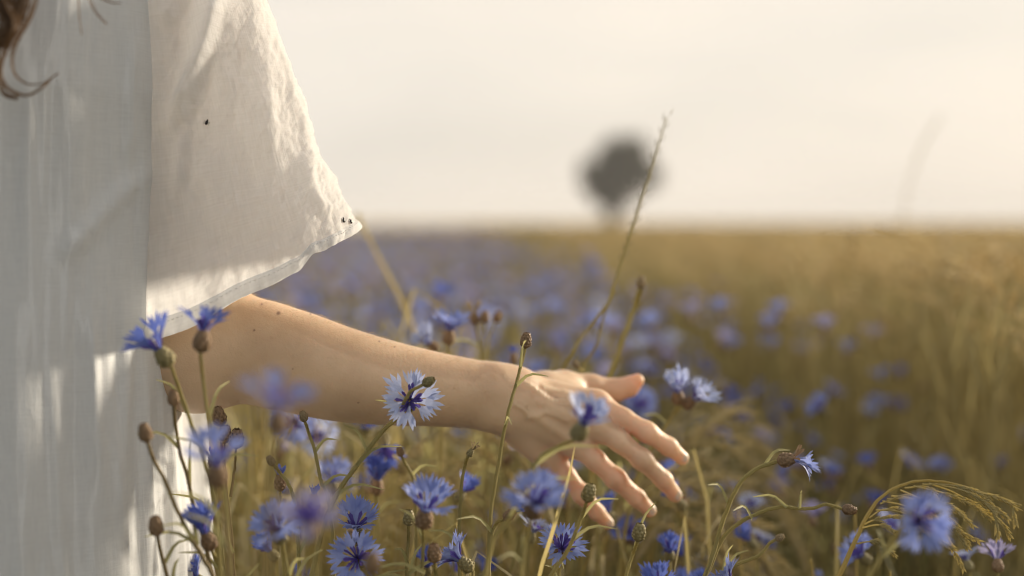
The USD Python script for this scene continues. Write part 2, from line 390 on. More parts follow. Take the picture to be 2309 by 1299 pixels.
def hand_field(p):
    d = chain(p, [SHOULDER, SHOULDER * 0.45 + ELBOW * 0.55, at(440, 800, 1.165)], [0.046, 0.042, 0.040], 0.02)
    f = None
    for a, b, ra, rb in zip(FORE_P[:-1], FORE_P[1:], FORE_R[:-1], FORE_R[1:]):
        c = cone(p, a, b, ra, rb, 0.86)
        f = c if f is None else np.minimum(f, c)
    d = smin(d, f, 0.022)
    d = smin(d, cone(p, at(430, 845, 1.165), at(455, 850, 1.165), 0.019, 0.016), 0.016)          # the point of the elbow
    d = smin(d, cone(p, at(1122, 872, 1.214), at(1160, 876, 1.222), 0.0165, 0.015), 0.014)         # bones at the wrist
    d = smin(d, cone(p, at(1108, 938, 1.2085), at(1124, 942, 1.2095), 0.0105, 0.0095), 0.014)
    wrist = [at(1140, 872, 1.226), at(1142, 893, 1.219), at(1142, 915, 1.218), at(1140, 940, 1.224)]
    for w, key, r in zip(wrist, FINGERS, (0.0150, 0.0145, 0.0142, 0.0140)):                        # back of the hand
        m = FINGERS[key][0]
        d = smin(d, cone(p, w, at(*m[:3]), r, m[3] + 0.0012), 0.012)
    pts, rad = px_chain(THUMB)
    d = smin(d, chain(p, pts[:3], rad[:3], 0.008), 0.014)
    d = smin(d, cone(p, at(1235, 880, 1.262), at(1325, 905, 1.266), 0.0125, 0.0095), 0.016)       # web of the thumb
    d = smin(d, cone(p, at(1175, 970, 1.242), at(1236, 1022, 1.256), 0.0140, 0.0115), 0.014)      # outer edge of the palm
    palm = d
    out = palm
    for key, spec in FINGERS.items():
        pts, rad = px_chain(spec)
        f = chain(p, pts, rad, 0.004)
        f = smin(f, cone(p, pts[0] + [0, -0.004, 0.001], pts[0] + [0, -0.0035, 0.0], 0.0085, 0.008), 0.006)   # knuckle
        f = smin(f, cone(p, pts[2] + [0, -0.0012, 0], pts[2] + [0.002, -0.0012, -0.001], 0.0071, 0.0069), 0.006)
        out = np.minimum(out, smin(palm, f, 0.0075))
    pts, rad = px_chain(THUMB)
    out = np.minimum(out, smin(palm, chain(p, pts[2:], rad[2:], 0.005), 0.006))
    return out


VEIN_P = [smooth_path([on_skin(x, y, hand_field) + [0, 0.0003, 0] for x, y, _ in v], 10) for v in VEINS]
TENDON_P = [[on_skin(x, y, hand_field) + [0, 0.0020, 0] for x, y in t] for t in (((1225, 878), (1270, 890), (1315, 903)), ((1215, 905), (1270, 930), (1325, 952)), ((1200, 935), (1240, 962), (1280, 988)))]


def arm_field(p):
    out = hand_field(p)
    for vp in VEIN_P:
        out = smin(out, chain(p, vp, [0.0009] * len(vp), 0.001), 0.0042)
    for tp in TENDON_P:
        out = smin(out, chain(p, tp, [0.0012, 0.0017, 0.0022], 0.002), 0.006)
    return out


def sample(field, lo, hi, h, band=None):
    """Samples the field on a grid, finely only near the surface."""
    st = 4
    nn = (np.ceil((np.asarray(hi) - lo) / (h * st)).astype(int) + 1)
    ax = [lo[k] + h * st * np.arange(nn[k]) for k in range(3)]
    c = field(np.stack(np.meshgrid(*ax, indexing='ij'), -1).reshape(-1, 3)).reshape(nn)
    fine = np.repeat(np.repeat(np.repeat(c, st, 0), st, 1), st, 2)
    ax = [lo[k] + h * (np.arange(nn[k] * st) - 0) for k in range(3)]
    near = np.argwhere(np.abs(fine) < (band or h * st * 2.2))
    pts = np.stack([ax[k][near[:, k]] for k in range(3)], 1)
    fine[tuple(near.T)] = field(pts)
    return fine, np.asarray(lo, float)


FWD = np.array([math.cos(math.radians(78)), math.sin(math.radians(78)), 0.0])
RGT = np.array([FWD[1], -FWD[0], 0.0])
HIP = np.array([-0.455, 1.185, 0.0])


def pl(r, f, z):
    return HIP + r * RGT + f * FWD + np.array([0, 0, z])


def body_field(p):
    d = cone(p, pl(-0.06, 0, 0.88), pl(0.06, 0, 0.88), 0.098, 0.098)
    d = smin(d, cone(p, pl(0, 0, 0.95), pl(0, 0.01, 1.16), 0.112, 0.118), 0.05)
    d = smin(d, cone(p, pl(-0.11, -0.01, 1.27), pl(0.11, -0.01, 1.27), 0.060, 0.060), 0.05)
    d = smin(d, cone(p, pl(0, 0, 1.30), pl(0, 0.015, 1.40), 0.050, 0.048), 0.03)
    d = smin(d, cone(p, pl(0, 0.012, 1.53), pl(0, 0.020, 1.50), 0.082, 0.075), 0.02)      # skull
    d = smin(d, cone(p, pl(0, 0.055, 1.455), pl(0, 0.035, 1.47), 0.040, 0.050), 0.03)     # jaw
    d = smin(d, cone(p, pl(0, 0.100, 1.505), pl(0, 0.112, 1.485), 0.008, 0.012), 0.012)   # nose
    d = smin(d, cone(p, pl(-0.014, 0.092, 1.458), pl(0.014, 0.092, 1.458), 0.008, 0.008), 0.008)   # mouth
    for s in (-1, 1):
        d = smin(d, cone(p, pl(s * 0.082, 0.0, 1.515), pl(s * 0.080, -0.004, 1.475), 0.014, 0.009), 0.008)   # ears
        d = -smin(-d, cone(p, pl(s * 0.032, 0.108, 1.513), pl(s * 0.030, 0.112, 1.513), 0.014, 0.014), 0.010)   # eye hollows
        d = smin(d, cone(p, pl(s * 0.031, 0.086, 1.512), pl(s * 0.031, 0.087, 1.512), 0.012, 0.012), 0.002)     # eyes
        st = 0.10 if s < 0 else -0.06
        d = smin(d, chain(p, [pl(s * 0.085, 0, 0.86), pl(s * 0.085, 0.02 + st * 0.6, 0.48), pl(s * 0.08, st, 0.09)], [0.082, 0.052, 0.036], 0.03), 0.03)
        d = smin(d, cone(p, pl(s * 0.08, st - 0.02, 0.045), pl(s * 0.085, st + 0.15, 0.03), 0.038, 0.026), 0.02)
    arm = [pl(-0.17, 0, 1.275), pl(-0.215, -0.02, 1.00), pl(-0.21, 0.07, 0.78)]
    d = smin(d, chain(p, arm, [0.048, 0.038, 0.024], 0.02), 0.03)
    d = smin(d, cone(p, pl(-0.205, 0.085, 0.75), pl(-0.20, 0.10, 0.70), 0.022, 0.026), 0.02)
    for k in range(4):                                                                       # fingers of the hidden hand
        b = pl(-0.20 + 0.004 * k, 0.08 + 0.018 * k, 0.69)
        d = smin(d, chain(p, [b, b + [0, 0.004, -0.045], b + [0.004, 0.010, -0.08 + 0.006 * abs(k - 1)]], [0.009, 0.008, 0.006], 0.004), 0.006)
    d = smin(d, chain(p, [pl(-0.195, 0.115, 0.74), pl(-0.18, 0.145, 0.70), pl(-0.175, 0.15, 0.665)], [0.012, 0.010, 0.007], 0.006), 0.01)
    d = smin(d, chain(p, [SHOULDER, SHOULDER * 0.6 + ELBOW * 0.4], [0.046, 0.040], 0.02), 0.03)
    return d


person = thing('person', (0, 0, 0), 'person in a loose white linen dress seen from behind, reaching one hand over cornflowers', 'person')
val, org = sample(arm_field, np.array([-0.345, 1.085, 0.80]), np.array([0.165, 1.335, 1.32]), 0.0017)
av, af = surface_of(val, org, 0.0017)
am = trimesh.Trimesh(av, af, process=False)
trimesh.smoothing.filter_taubin(am, iterations=10)
val, org = sample(body_field, np.array([-0.80, 0.85, -0.02]), np.array([-0.15, 1.55, 1.66]), 0.011, 1.0)
bv, bf = surface_of(val, org, 0.011)
bm = trimesh.Trimesh(bv, bf, process=False)
try:
    import manifold3d as m3
    mk = lambda t: m3.Manifold(m3.Mesh(np.asarray(t.vertices, np.float32), np.asarray(t.faces, np.uint32)))
    A, B = mk(am), mk(bm)
    print('arm', A.status(), A.volume(), 'body', B.status(), B.volume())
    whole = (A + B).to_mesh()
    skin_v, skin_f = np.asarray(whole.vert_properties[:, :3], float), np.asarray(whole.tri_verts)
    assert len(skin_f) > 1000
except Exception as e:
    print('union failed', e)
    skin_v = np.vstack([am.vertices, bm.vertices]); skin_f = np.vstack([am.faces, bm.faces + len(am.vertices)])
print('skin', len(skin_f))
body = obj('body', (skin_v, skin_f), 'skin', person, smooth=True)
mole = np.zeros(len(skin_v)); flush = np.zeros(len(skin_v))
qx, qy, qd = to_px(skin_v)
front = skin_v[:, 1] < 1.20
for mx, my, mr in ((628, 706, 3.6), (573, 745, 2.2), (700, 708, 1.8), (590, 686, 2.0), (855, 770, 1.8), (890, 782, 1.6), (660, 832, 1.6), (808, 908, 1.6), (845, 650, 1.5)):
    r = np.hypot(qx - mx, qy - my)
    mole = np.maximum(mole, np.where(front, np.clip(1.6 - r / mr, 0, 1), 0) * 0.85)
for key, spec in FINGERS.items():
    for k, (w, rr) in ((2, (0.30, 0.011)), (4, (0.35, 0.014)), (0, (0.18, 0.016))):
        q = at(*spec[k][:3])
        flush = np.maximum(flush, 0.4 * w * np.exp(-(np.linalg.norm(skin_v - q, axis=1) / rr) ** 2))
for q, rr in ((at(*THUMB[-1][:3]), 0.02), (at(*THUMB[-3][:3]), 0.02)):
    flush = np.maximum(flush, 0.15 * np.exp(-(np.linalg.norm(skin_v - q, axis=1) / rr) ** 2))
pv = UsdGeom.PrimvarsAPI(UsdGeom.Mesh(body))
pv.CreatePrimvar('mole', Sdf.ValueTypeNames.FloatArray, 'vertex').Set(Vt.FloatArray.FromNumpy(mole.astype(np.float32)))
pv.CreatePrimvar('flush', Sdf.ValueTypeNames.FloatArray, 'vertex').Set(Vt.FloatArray.FromNumpy(flush.astype(np.float32)))

# finger nails: small curved plates let into the tips
for key, spec in list(FINGERS.items()) + [('thumb', THUMB)]:
    a, b = at(*spec[-2][:3]), at(*spec[-1][:3]); r = spec[-1][3]
    t = unit(b - a); back = np.array([0.25, -1.0, 0.35]) if key != 'thumb' else np.array([0.1, 0.35, 1.0])
    nrm = unit(back - t * (back @ t)); side = np.cross(t, nrm)
    mb = MB(); vs = []
    for u in np.linspace(0, 1, 7):
        for w in np.linspace(-1, 1, 7):
            ww = w * (0.70 - 0.12 * abs(2 * u - 1) ** 3)
            ang = ww * 1.0
            rr = r * 1.02 + 0.0004 + (0.0008 * (u - 0.6) if u > 0.6 else -0.0003 * (1 - u))
            c = b - t * (r * 1.15) + t * u * r * 1.6
            fall = 0.0012 * max(0, u - 0.5) ** 2 * 4 * (r / 0.007) * 1.6
            vs.append(c + nrm * (rr * math.cos(ang) - fall) + side * rr * math.sin(ang) * (1 - 0.25 * max(0, u - 0.7) / 0.3))
    fs = [[i * 7 + j, i * 7 + j + 1, (i + 1) * 7 + j + 1] for i in range(6) for j in range(6)] + [[i * 7 + j, (i + 1) * 7 + j + 1, (i + 1) * 7 + j] for i in range(6) for j in range(6)]
    obj('fingernail', (np.array(vs), fs), 'nail', person, smooth=True)


# ------------------------------------------------------------------ the dress
def ridges(qx, qy, spec):
    """Heights of creases drawn as polylines (photograph pixels), each (points, half width, height)."""
    out = np.zeros(qx.shape)
    for pts, w, hgt in spec:
        p = np.asarray(pts, float); best = np.full(qx.shape, 1e9); tt = np.zeros(qx.shape)
        L = np.concatenate([[0], np.cumsum(np.linalg.norm(np.diff(p, axis=0), axis=1))])
        for k in range(len(p) - 1):
            ab = p[k + 1] - p[k]
            t = np.clip(((qx - p[k, 0]) * ab[0] + (qy - p[k, 1]) * ab[1]) / (ab @ ab), 0, 1)
            dd = np.hypot(qx - p[k, 0] - t * ab[0], qy - p[k, 1] - t * ab[1])
            tt = np.where(dd < best, (L[k] + t * (L[k + 1] - L[k])) / L[-1], tt); best = np.minimum(best, dd)
        fade = np.clip(tt * 4, 0, 1) * np.clip((1 - tt) * 4, 0, 1)
        out += hgt * np.exp(-(best / w) ** 2) * fade
    return out


def grid_faces(nu, nv, wrap):
    I, J = np.meshgrid(np.arange(nu - 1), np.arange(nv if wrap else nv - 1), indexing='ij')
    J2 = (J + 1) % nv
    q = np.stack([I * nv + J, I * nv + J2, (I + 1) * nv + J2, (I + 1) * nv + J], -1).reshape(-1, 4)
    return np.vstack([q[:, [0, 1, 2]], q[:, [0, 2, 3]]])


SL = np.array([(0.00, 174, -330, 505, -390), (0.15, 186, -170, 548, -190), (0.30, 196, -20, 590, -12), (0.42, 200, 130, 641, 112), (0.54, 204, 270, 686, 232), (0.66, 206, 400, 716, 335), (0.78, 208, 552, 752, 412), (0.90, 212, 702, 789, 470), (1.00, 216, 822, 806, 514)], float)
NU, NV = 260, 340
uu = np.linspace(0, 1, NU)
Lx, Ly, Rx, Ry = (np.interp(uu, SL[:, 0], SL[:, k]) for k in range(1, 5))
ker = np.ones(15) / 15
Lx, Ly, Rx, Ry = (np.convolve(np.pad(a, 7, mode='reflect', reflect_type='odd'), ker, 'valid') for a in (Lx, Ly, Rx, Ry))
th = np.linspace(0, 2 * np.pi, NV, endpoint=False)
U, T = np.meshgrid(uu, th, indexing='ij')
cs, sn = np.cos(T), np.sin(T)
half = 0.066 + 0.026 * U
depth = 1.182 - half * np.sign(sn) * np.abs(sn) ** 0.68 * np.where(sn > 0, 1.0, 0.9)
mid = (Lx[:, None] + Rx[:, None]) / 2, (Ly[:, None] + Ry[:, None]) / 2
PX = mid[0] + cs * (Rx - Lx)[:, None] / 2
PY = mid[1] + cs * (Ry - Ly)[:, None] / 2 + np.maximum(sn, 0) * 26 * U ** 3
hemw = U ** 8
PY = PY + hemw * np.where(sn > 0, 1, 0) * (-9 * np.exp(-((PX - 705) / 16) ** 2) + 6 * np.exp(-((PX - 675) / 14) ** 2) + 5 * np.sin(PX / 31.0))
P = np.stack([(PX - CX) / FPX, (CY - PY) / FPX], -1)
fv = np.array([0, math.cos(PITCH), -math.sin(PITCH)]); uvv = np.array([0, math.sin(PITCH), math.cos(PITCH)])
W = CAM + depth[..., None] * (fv + P[..., :1] * np.array([1.0, 0, 0]) + P[..., 1:] * uvv)


def normals_of(W, wrap=True):
    du = np.gradient(W, axis=0)
    dv = (np.roll(W, -1, 1) - np.roll(W, 1, 1)) / 2 if wrap else np.gradient(W, axis=1)
    nn = np.cross(du, dv)
    return nn / (np.linalg.norm(nn, axis=-1, keepdims=True) + 1e-12)


Nn = normals_of(W)
cent = W.mean(1, keepdims=True)
if ((W - cent) * Nn).sum(-1).mean() < 0:
    Nn = -Nn
nearside = np.clip(sn * 3 + 0.4, 0, 1)
hh = ridges(PX, PY, [
    ([(488, -60), (472, 40), (455, 120), (428, 200), (398, 262), (372, 300)], 24, 0.0200),
    ([(520, -60), (512, 60), (500, 170), (492, 300)], 30, 0.004),
    ([(560, -40), (580, 120), (600, 260), (612, 400)], 34, 0.0045),
    ([(420, 290), (405, 370), (392, 450)], 16, 0.004),
    ([(360, 60), (400, 0), (440, -50)], 22, 0.006),
    ([(470, 330), (486, 420), (494, 520)], 26, 0.002),
    ([(380, 640), (470, 600), (580, 585), (690, 540)], 26, 0.0022),
    ([(620, 60), (655, 190), (690, 300), (712, 380)], 12, 0.003),
    ([(690, 330), (700, 420), (735, 480), (745, 510)], 14, 0.0035),
    ([(640, 420), (560, 470), (470, 500)], 40, 0.002)]) * nearside
redge = np.clip(1 - (mid[0] + (Rx - Lx)[:, None] / 2 - PX) / 95, 0, 1) * U
pq = np.stack([PX / 46, PY / 46, sn * 2.2], -1)
hh = hh + (fbm(pq * [0.8, 0.35, 1], 3, 3) - 0.5) * 0.007
hh = hh + (fbm(np.stack([PX / 17, PY / 26, sn * 4], -1), 3, 5) - 0.5) * (0.0020 + 0.0034 * redge)
hh = hh + (fbm(np.stack([PX / 9 + PY / 20, PY / 12, sn * 6], -1), 2, 8) - 0.5) * (0.0006 + 0.0022 * redge)
W = W + Nn * hh[..., None]
su = np.linalg.norm(np.diff(W, axis=0), axis=-1).mean(1).cumsum(); su = np.concatenate([[0], su])
sv = np.linalg.norm(np.diff(W[NU * 2 // 3], axis=0), axis=-1); sv = np.concatenate([[0], sv.cumsum()])
UVs = np.stack([np.broadcast_to(sv[None], U.shape), np.broadcast_to(su[:, None], U.shape)], -1)

# main cloth: a loose tube, its back edge nearest the camera
zz = np.concatenate([np.linspace(0.24, 0.70, 30), np.linspace(0.71, 1.27, 190), np.linspace(1.275, 1.375, 16)])
nt = 420
t2 = np.linspace(0, 2 * np.pi, nt, endpoint=False)
t2 = t2 - 0.0
Z, T2 = np.meshgrid(zz, t2, indexing='ij')
c2, s2 = np.cos(T2), np.sin(T2)
ex = np.where(s2 < 0, 2 / 2.35, 2 / 3.4)
sx = np.sign(c2) * np.abs(c2) ** ex; sy = np.sign(s2) * np.abs(s2) ** ex
wide = np.interp(zz, [0.24, 0.75, 1.00, 1.20, 1.29, 1.34, 1.375], [0.235, 0.212, 0.202, 0.202, 0.200, 0.125, 0.075])[:, None]
deep = np.interp(zz, [0.24, 0.75, 1.00, 1.20, 1.29, 1.34, 1.375], [0.185, 0.135, 0.128, 0.120, 0.100, 0.075, 0.062])[:, None]
BY = 1.180 + deep * sy * np.where(sy < 0, 1.52, 1.0)
BX = -0.474 + wide * sx + 0.09 * np.maximum(BY - 1.18, 0)
BW = np.stack([BX, BY, Z], -1)
bn = normals_of(BW); bc = BW.mean(1, keepdims=True)
if ((BW - bc) * bn).sum(-1).mean() < 0:
    bn = -bn
arc = T2 * 0.22
fold = (fbm(np.stack([np.cos(T2) * 7, np.sin(T2) * 7, Z * 2.2], -1), 3, 11) - 0.5) * 0.016 * np.interp(zz, [0.7, 1.0, 1.2], [1.3, 1.0, 0.6])[:, None]
fold = fold + (fbm(np.stack([np.cos(T2) * 26, np.sin(T2) * 26, Z * 6], -1), 3, 14) - 0.5) * 0.0035
side_on = np.clip(sx * 6 - 4.6, 0, 1)
fold = fold + side_on * (fbm(np.stack([BY * 105, Z * 6, 0 * Z], -1), 4, 17) - 0.5) * 0.0085 * np.clip((0.99 - Z) * 12, 0, 1)
bqx, bqy, bqd = to_px(BW)
backside = np.clip(-sy * 4, 0, 1)
fold = fold + backside * ridges(bqx, bqy, [
    ([(350, 375), (285, 425), (225, 490), (120, 600)], 26, 0.0040),
    ([(190, 640), (205, 800), (215, 980), (230, 1150)], 18, 0.003),  ([(300, 60), (292, 220), (300, 380)], 14, 0.004),
    ([(280, 650), (290, 850), (275, 1050), (285, 1250)], 15, 0.004)])
corner = np.exp(-((T2 - math.radians(312)) / 0.10) ** 2)
BW = BW + bn * fold[..., None]
av_ = np.linalg.norm(np.diff(BW[60], axis=0), axis=-1); av_ = np.concatenate([[0], av_.cumsum()])
BUV = np.stack([np.broadcast_to(av_[None], Z.shape), Z], -1)
dress = obj('dress', (BW.reshape(-1, 3), grid_faces(len(zz), nt, True)), 'linen_body', person, smooth=True, uv=BUV.reshape(-1, 2))
sleeve = obj('sleeve', (W.reshape(-1, 3), grid_faces(NU, NV, True)), 'linen', dress, smooth=True, uv=UVs.reshape(-1, 2))
# turned hem of the sleeve: a second layer of cloth outside the first
k0 = int(NU * 0.956)
Hn = normals_of(W)
if ((W - W.mean(1, keepdims=True)) * Hn).sum(-1).mean() < 0:
    Hn = -Hn
hm = W[k0:] + Hn[k0:] * (0.0010 + 0.0006 * np.sin(np.linspace(0, math.pi, NU - k0)))[:, None, None]
hm[0] -= Hn[k0] * 0.0009
obj('sleeve_hem', (hm.reshape(-1, 3), grid_faces(NU - k0, NV, True)), 'linen', dress, smooth=True, uv=UVs[k0:].reshape(-1, 2))

mb = MB()
row = hm[3]; rn = Hn[k0 + 3]
for k in range(0, NV - 2, 2):
    if sn[0, k] > -0.2:
        mb.tube([row[k] + rn[k] * .0003, (row[k] + row[k + 1]) / 2 + rn[k] * .0005, row[k + 1] + rn[k + 1] * .0003], .00028, 4)
obj('stitching', mb.mesh(), 'linen', dress)

#PART2
# ------------------------------------------------------------------ hair
rng = np.random.default_rng(5)
HEAD = pl(0, 0.012, 1.53)


def strands(name, mat, paths, width, parent, taper=0.35):
    pts, cnt, wd = [], [], []
    for p in paths:
        pts.append(p); cnt.append(len(p)); wd.append(np.linspace(1, taper, len(p)) * width)
    c = UsdGeom.BasisCurves.Define(stage, numbered(f'{parent.GetPath()}/{name}'))
    c.CreateTypeAttr('linear')
    c.CreateCurveVertexCountsAttr(Vt.IntArray([int(k) for k in cnt]))
    c.CreatePointsAttr(Vt.Vec3fArray.FromNumpy(np.vstack(pts).astype(np.float32)))
    c.CreateWidthsAttr(Vt.FloatArray.FromNumpy(np.concatenate(wd).astype(np.float32)))
    c.SetWidthsInterpolation('vertex')
    UsdShade.MaterialBindingAPI.Apply(c.GetPrim()).Bind(UsdShade.Material.Get(stage, f'/World/Looks/{mat}'))
    return c.GetPrim()


paths = []
for k in range(900):                                     # long hair from the crown, down the back
    a = rng.uniform(-2.6, 2.6); e = rng.uniform(-0.1, 1.2)
    root = HEAD + 0.088 * (math.sin(a) * math.cos(e) * RGT - math.cos(a) * math.cos(e) * FWD * 0.98 + np.array([0, 0, math.sin(e)]))
    r = math.sin(a)
    end_r = r * 0.115 + rng.normal(0, 0.012)
    zend = rng.uniform(1.22, 1.30) if abs(r) > 0.4 else rng.uniform(1.16, 1.26)
    w1 = pl(r * 0.105, -0.085 * abs(math.cos(a)) - 0.01, 1.45); w2 = pl(end_r * 0.98, -0.150, 1.36); w3 = pl(end_r, -0.195 - 0.012 * rng.random(), (1.36 + zend) / 2)
    w4 = pl(end_r + 0.012 * rng.normal(), -0.205, zend)
    p = smooth_path([root, w1, w2, w3, w4], 22)
    ph = rng.uniform(0, 6.3)
    p = p + np.linspace(0, 1, 22)[:, None] * (0.006 * np.sin(np.linspace(0, 9, 22) + ph)[:, None] * RGT + 0.004 * np.cos(np.linspace(0, 7, 22) + ph)[:, None] * FWD)
    paths.append(p)
hair = strands('hair', 'hair_brown', paths, 0.0011, person)
locks = []
LOCK = [([(-20, -130, .962), (10, -40, .957), (35, 20, .952), (25, 85, .950), (8, 130, .952), (4, 170, .952), (20, 200, .952), (60, 215, .954), (92, 200, .957), (112, 182, .962)], 12, 3.5),
        ([(100, -110, .957), (84, -30, .954), (78, 10, .952), (60, 55, .950), (38, 92, .950), (27, 130, .952), (32, 165, .954), (58, 188, .956), (95, 188, .960), (130, 165, .962)], 8, 2.2),
        ([(-30, -60, .942), (0, 20, .937), (20, 60, .937), (12, 90, .937), (-20, 110, .942)], 90, 14),
        ([(30, -80, .952), (48, -10, .947), (40, 40, .944), (18, 70, .944), (-10, 85, .944)], 80, 13),
        ([(-40, 60, .952), (-8, 120, .947), (-2, 180, .947), (10, 212, .950), (40, 222, .954)], 14, 4),
        ([(170, -100, .967), (176, -20, .967), (178, 30, .968), (184, 78, .970)], 3, 2),
        ([(185, -100, .962), (198, -10, .964), (215, 28, .967), (240, 55, .970)], 3, 2),
        ([(205, -60, .962), (220, -10, .964), (250, 6, .967), (272, 8, .970)], 3, 2)]
for pts, m, sp in LOCK:
    for k in range(m):
        o = rng.normal(0, sp, 2); dd = rng.normal(0, 0.003)
        q = [at(x + o[0] * (1 - 0.55 * i / len(pts)), y + o[1] * (1 - 0.6 * i / len(pts)), d + dd) for i, (x, y, d) in enumerate(pts)]
        locks.append(smooth_path(q, 30))
strands('loose_lock', 'hair_brown', locks, 0.0007, person, 0.5)

# fine fair hair on the forearm
sel = rng.choice(len(skin_v), 90000)
fx, fy, fd = to_px(skin_v[sel])
ok = (fx > 470) & (fx < 1120) & (skin_v[sel][:, 2] > 0.84)
sel = sel[ok][:5200]
tm = trimesh.Trimesh(skin_v, skin_f, process=False)
nrm = tm.vertex_normals[sel]
along = unit(at(1150, 905, 1.226) - ELBOW)
fuzz = []
for p, nn in zip(skin_v[sel], nrm):
    d = unit(along * rng.uniform(0.4, 1.0) + nn * 0.75 + np.array([0, 0, -0.45]) + rng.normal(0, 0.15, 3))
    L = rng.uniform(0.0035, 0.0075)
    fuzz.append(np.array([p - nn * 0.0004, p + d * L * 0.5, p + unit(d - nn * 0.25) * L]))
strands('arm_hair', 'hair_fair', fuzz, 0.00011, person)

# ------------------------------------------------------------------ cornflowers
def involucre(rng, L=0.0142, R=0.0052, bracts=True):
    """The scaly bud below the petals, along +z from the stem."""
    mb = MB()
    zs = np.array([0, .08, .22, .42, .62, .80, .93, 1.0]); rs = np.array([.25, .62, .92, 1.0, .92, .72, .55, .42])
    a = np.arange(10) * 2 * math.pi / 10
    v = np.stack([np.stack([np.cos(a) * r * R, np.sin(a) * r * R, np.full(10, z * L)], 1) for z, r in zip(zs, rs)])
    mb.add(v.reshape(-1, 3), grid_faces(len(zs), 10, True))
    if bracts:
        for row, (z, m) in enumerate(((.10, 7), (.28, 8), (.46, 8), (.64, 8), (.80, 7))):
            for k in range(m):
                ang = (k + 0.5 * (row % 2)) * 2 * math.pi / m + rng.normal(0, .08)
                r0 = np.interp(z, zs, rs) * R; z1 = min(z + 0.26, 1.03); r1 = np.interp(z1, zs, rs) * R + 0.0007
                er, ea = np.array([math.cos(ang), math.sin(ang), 0]), np.array([-math.sin(ang), math.cos(ang), 0])
                w = R * 0.42
                zm = (z + z1) / 2
                rm = np.interp(zm, zs, rs) * R + 0.0005
                mb.add([er * r0 - ea * w * .8 + [0, 0, z * L], er * r0 + ea * w * .8 + [0, 0, z * L], er * rm - ea * w * .8 + [0, 0, zm * L], er * rm + ea * w * .8 + [0, 0, zm * L], er * (rm + .0006) + [0, 0, zm * L], er * r1 + [0, 0, z1 * L]],
                       [[0, 1, 4], [0, 4, 2], [1, 3, 4], [2, 4, 5], [4, 3, 5]])
    return mb


def petal(rng, phi, elev, L=0.025, droop=0.0, z0=0.0125, lobes=5, broad=1.0):
    """One trumpet floret: a narrow tube that opens into pointed lobes. elev: angle from the head's axis at its end."""
    mb = MB()
    er = np.array([math.cos(phi), math.sin(phi), 0]); ez = np.array([0, 0, 1.0]); es = np.array([-math.sin(phi), math.cos(phi), 0])
    s = np.linspace(0, 1, 15)
    ang = np.radians(18) + (elev - np.radians(18)) * np.clip(s / 0.6, 0, 1) ** 0.8 + droop * s ** 2
    step = L / 14
    cur = np.concatenate([[[0, 0]], np.cumsum(np.stack([np.sin(ang), np.cos(ang)], 1)[:-1] * step, 0)])
    r0 = 0.0022

    def pt(u, t):
        i = np.clip(u, 0, 1.15) * 14
        k = min(int(i), 13); f = i - k
        c = cur[k] + (cur[k + 1] - cur[k]) * f
        a = ang[min(k, 14)]
        nvec = np.array([-math.cos(a), math.sin(a)])
        cup = 0.30 * t * t / (0.008 * broad) + 0.0011 * math.sin(u * 3 + phi * 5) * t / 0.006
        c = c + nvec * cup
        return er * (r0 + c[0]) + ez * (z0 + c[1]) + es * t
    tube_u = [0, .18, .34, .46]; tube_w = [.0007, .0009, .0013, .0019]
    v = [pt(u, sgn * w * broad) for u, w in zip(tube_u, tube_w) for sgn in (-1, 1)]
    f = []
    for k in range(3):
        f += [[2 * k, 2 * k + 1, 2 * k + 3], [2 * k, 2 * k + 3, 2 * k + 2]]
    mb.add(v, f)
    span = np.radians(40) * broad
    u0 = 0.36

    def fan(r, a):
        return pt(u0 + r * math.cos(a), L * r * math.sin(a) * 1.0)
    base = [fan(.30, x) for x in np.linspace(-span, span, lobes + 1)]
    v = [pt(.46, -.0019 * broad), pt(.46, .0019 * broad)] + base
    f = [[0, 1, 2 + lobes // 2 + (lobes % 2)]] + [[0, 2 + k + 1, 2 + k] if k < lobes / 2 else [1, 2 + k + 1, 2 + k] for k in range(lobes)]
    for k in range(lobes):
        a0, a1 = np.linspace(-span, span, lobes + 1)[[k, k + 1]]
        am_ = (a0 + a1) / 2 + rng.normal(0, .05)
        rl = rng.uniform(.56, .70) * (1 - 0.10 * abs(2 * k / (lobes - 1) - 1))
        o = len(v)
        wv = (a1 - a0) * 0.42
        v += [fan(rl * .72, am_ - wv), fan(rl * .72, am_ + wv), fan(rl, am_), fan(rl * .55, am_)]
        f += [[2 + k, 2 + k + 1, o + 3], [2 + k, o + 3, o], [2 + k + 1, o + 1, o + 3], [o + 3, o + 1, o + 2], [o + 3, o + 2, o]]
    mb.add(v, f)
    return mb


def tuft(rng, m=16, L=0.0105, spread=0.62, z0=0.0125):
    """The narrow inner florets and dark anther tubes."""
    mb = MB()
    for k in range(m):
        a = rng.uniform(0, 6.283); e = spread * math.sqrt(rng.random())
        er = np.array([math.cos(a), math.sin(a), 0])
        d = er * math.sin(e) + np.array([0, 0, math.cos(e)])
        l = L * rng.uniform(.7, 1.1)
        o = er * 0.0018 * rng.random() + [0, 0, z0]
        side = unit(np.cross(d, [0.2, 0.3, 1]))
        bend = er * l * 0.18
        w = 0.0007
        p1 = o + d * l * .6 + bend * .3; p2 = o + d * l + bend
        mb.add([o - side * w * .6, o + side * w * .6, p1 - side * w, p1 + side * w, p2 - side * w * 1.8, p2 + side * w * 1.8, p2 + d * .002 + bend * .3], [[0, 1, 3], [0, 3, 2], [2, 3, 5], [2, 5, 4], [4, 5, 6]])
    return mb


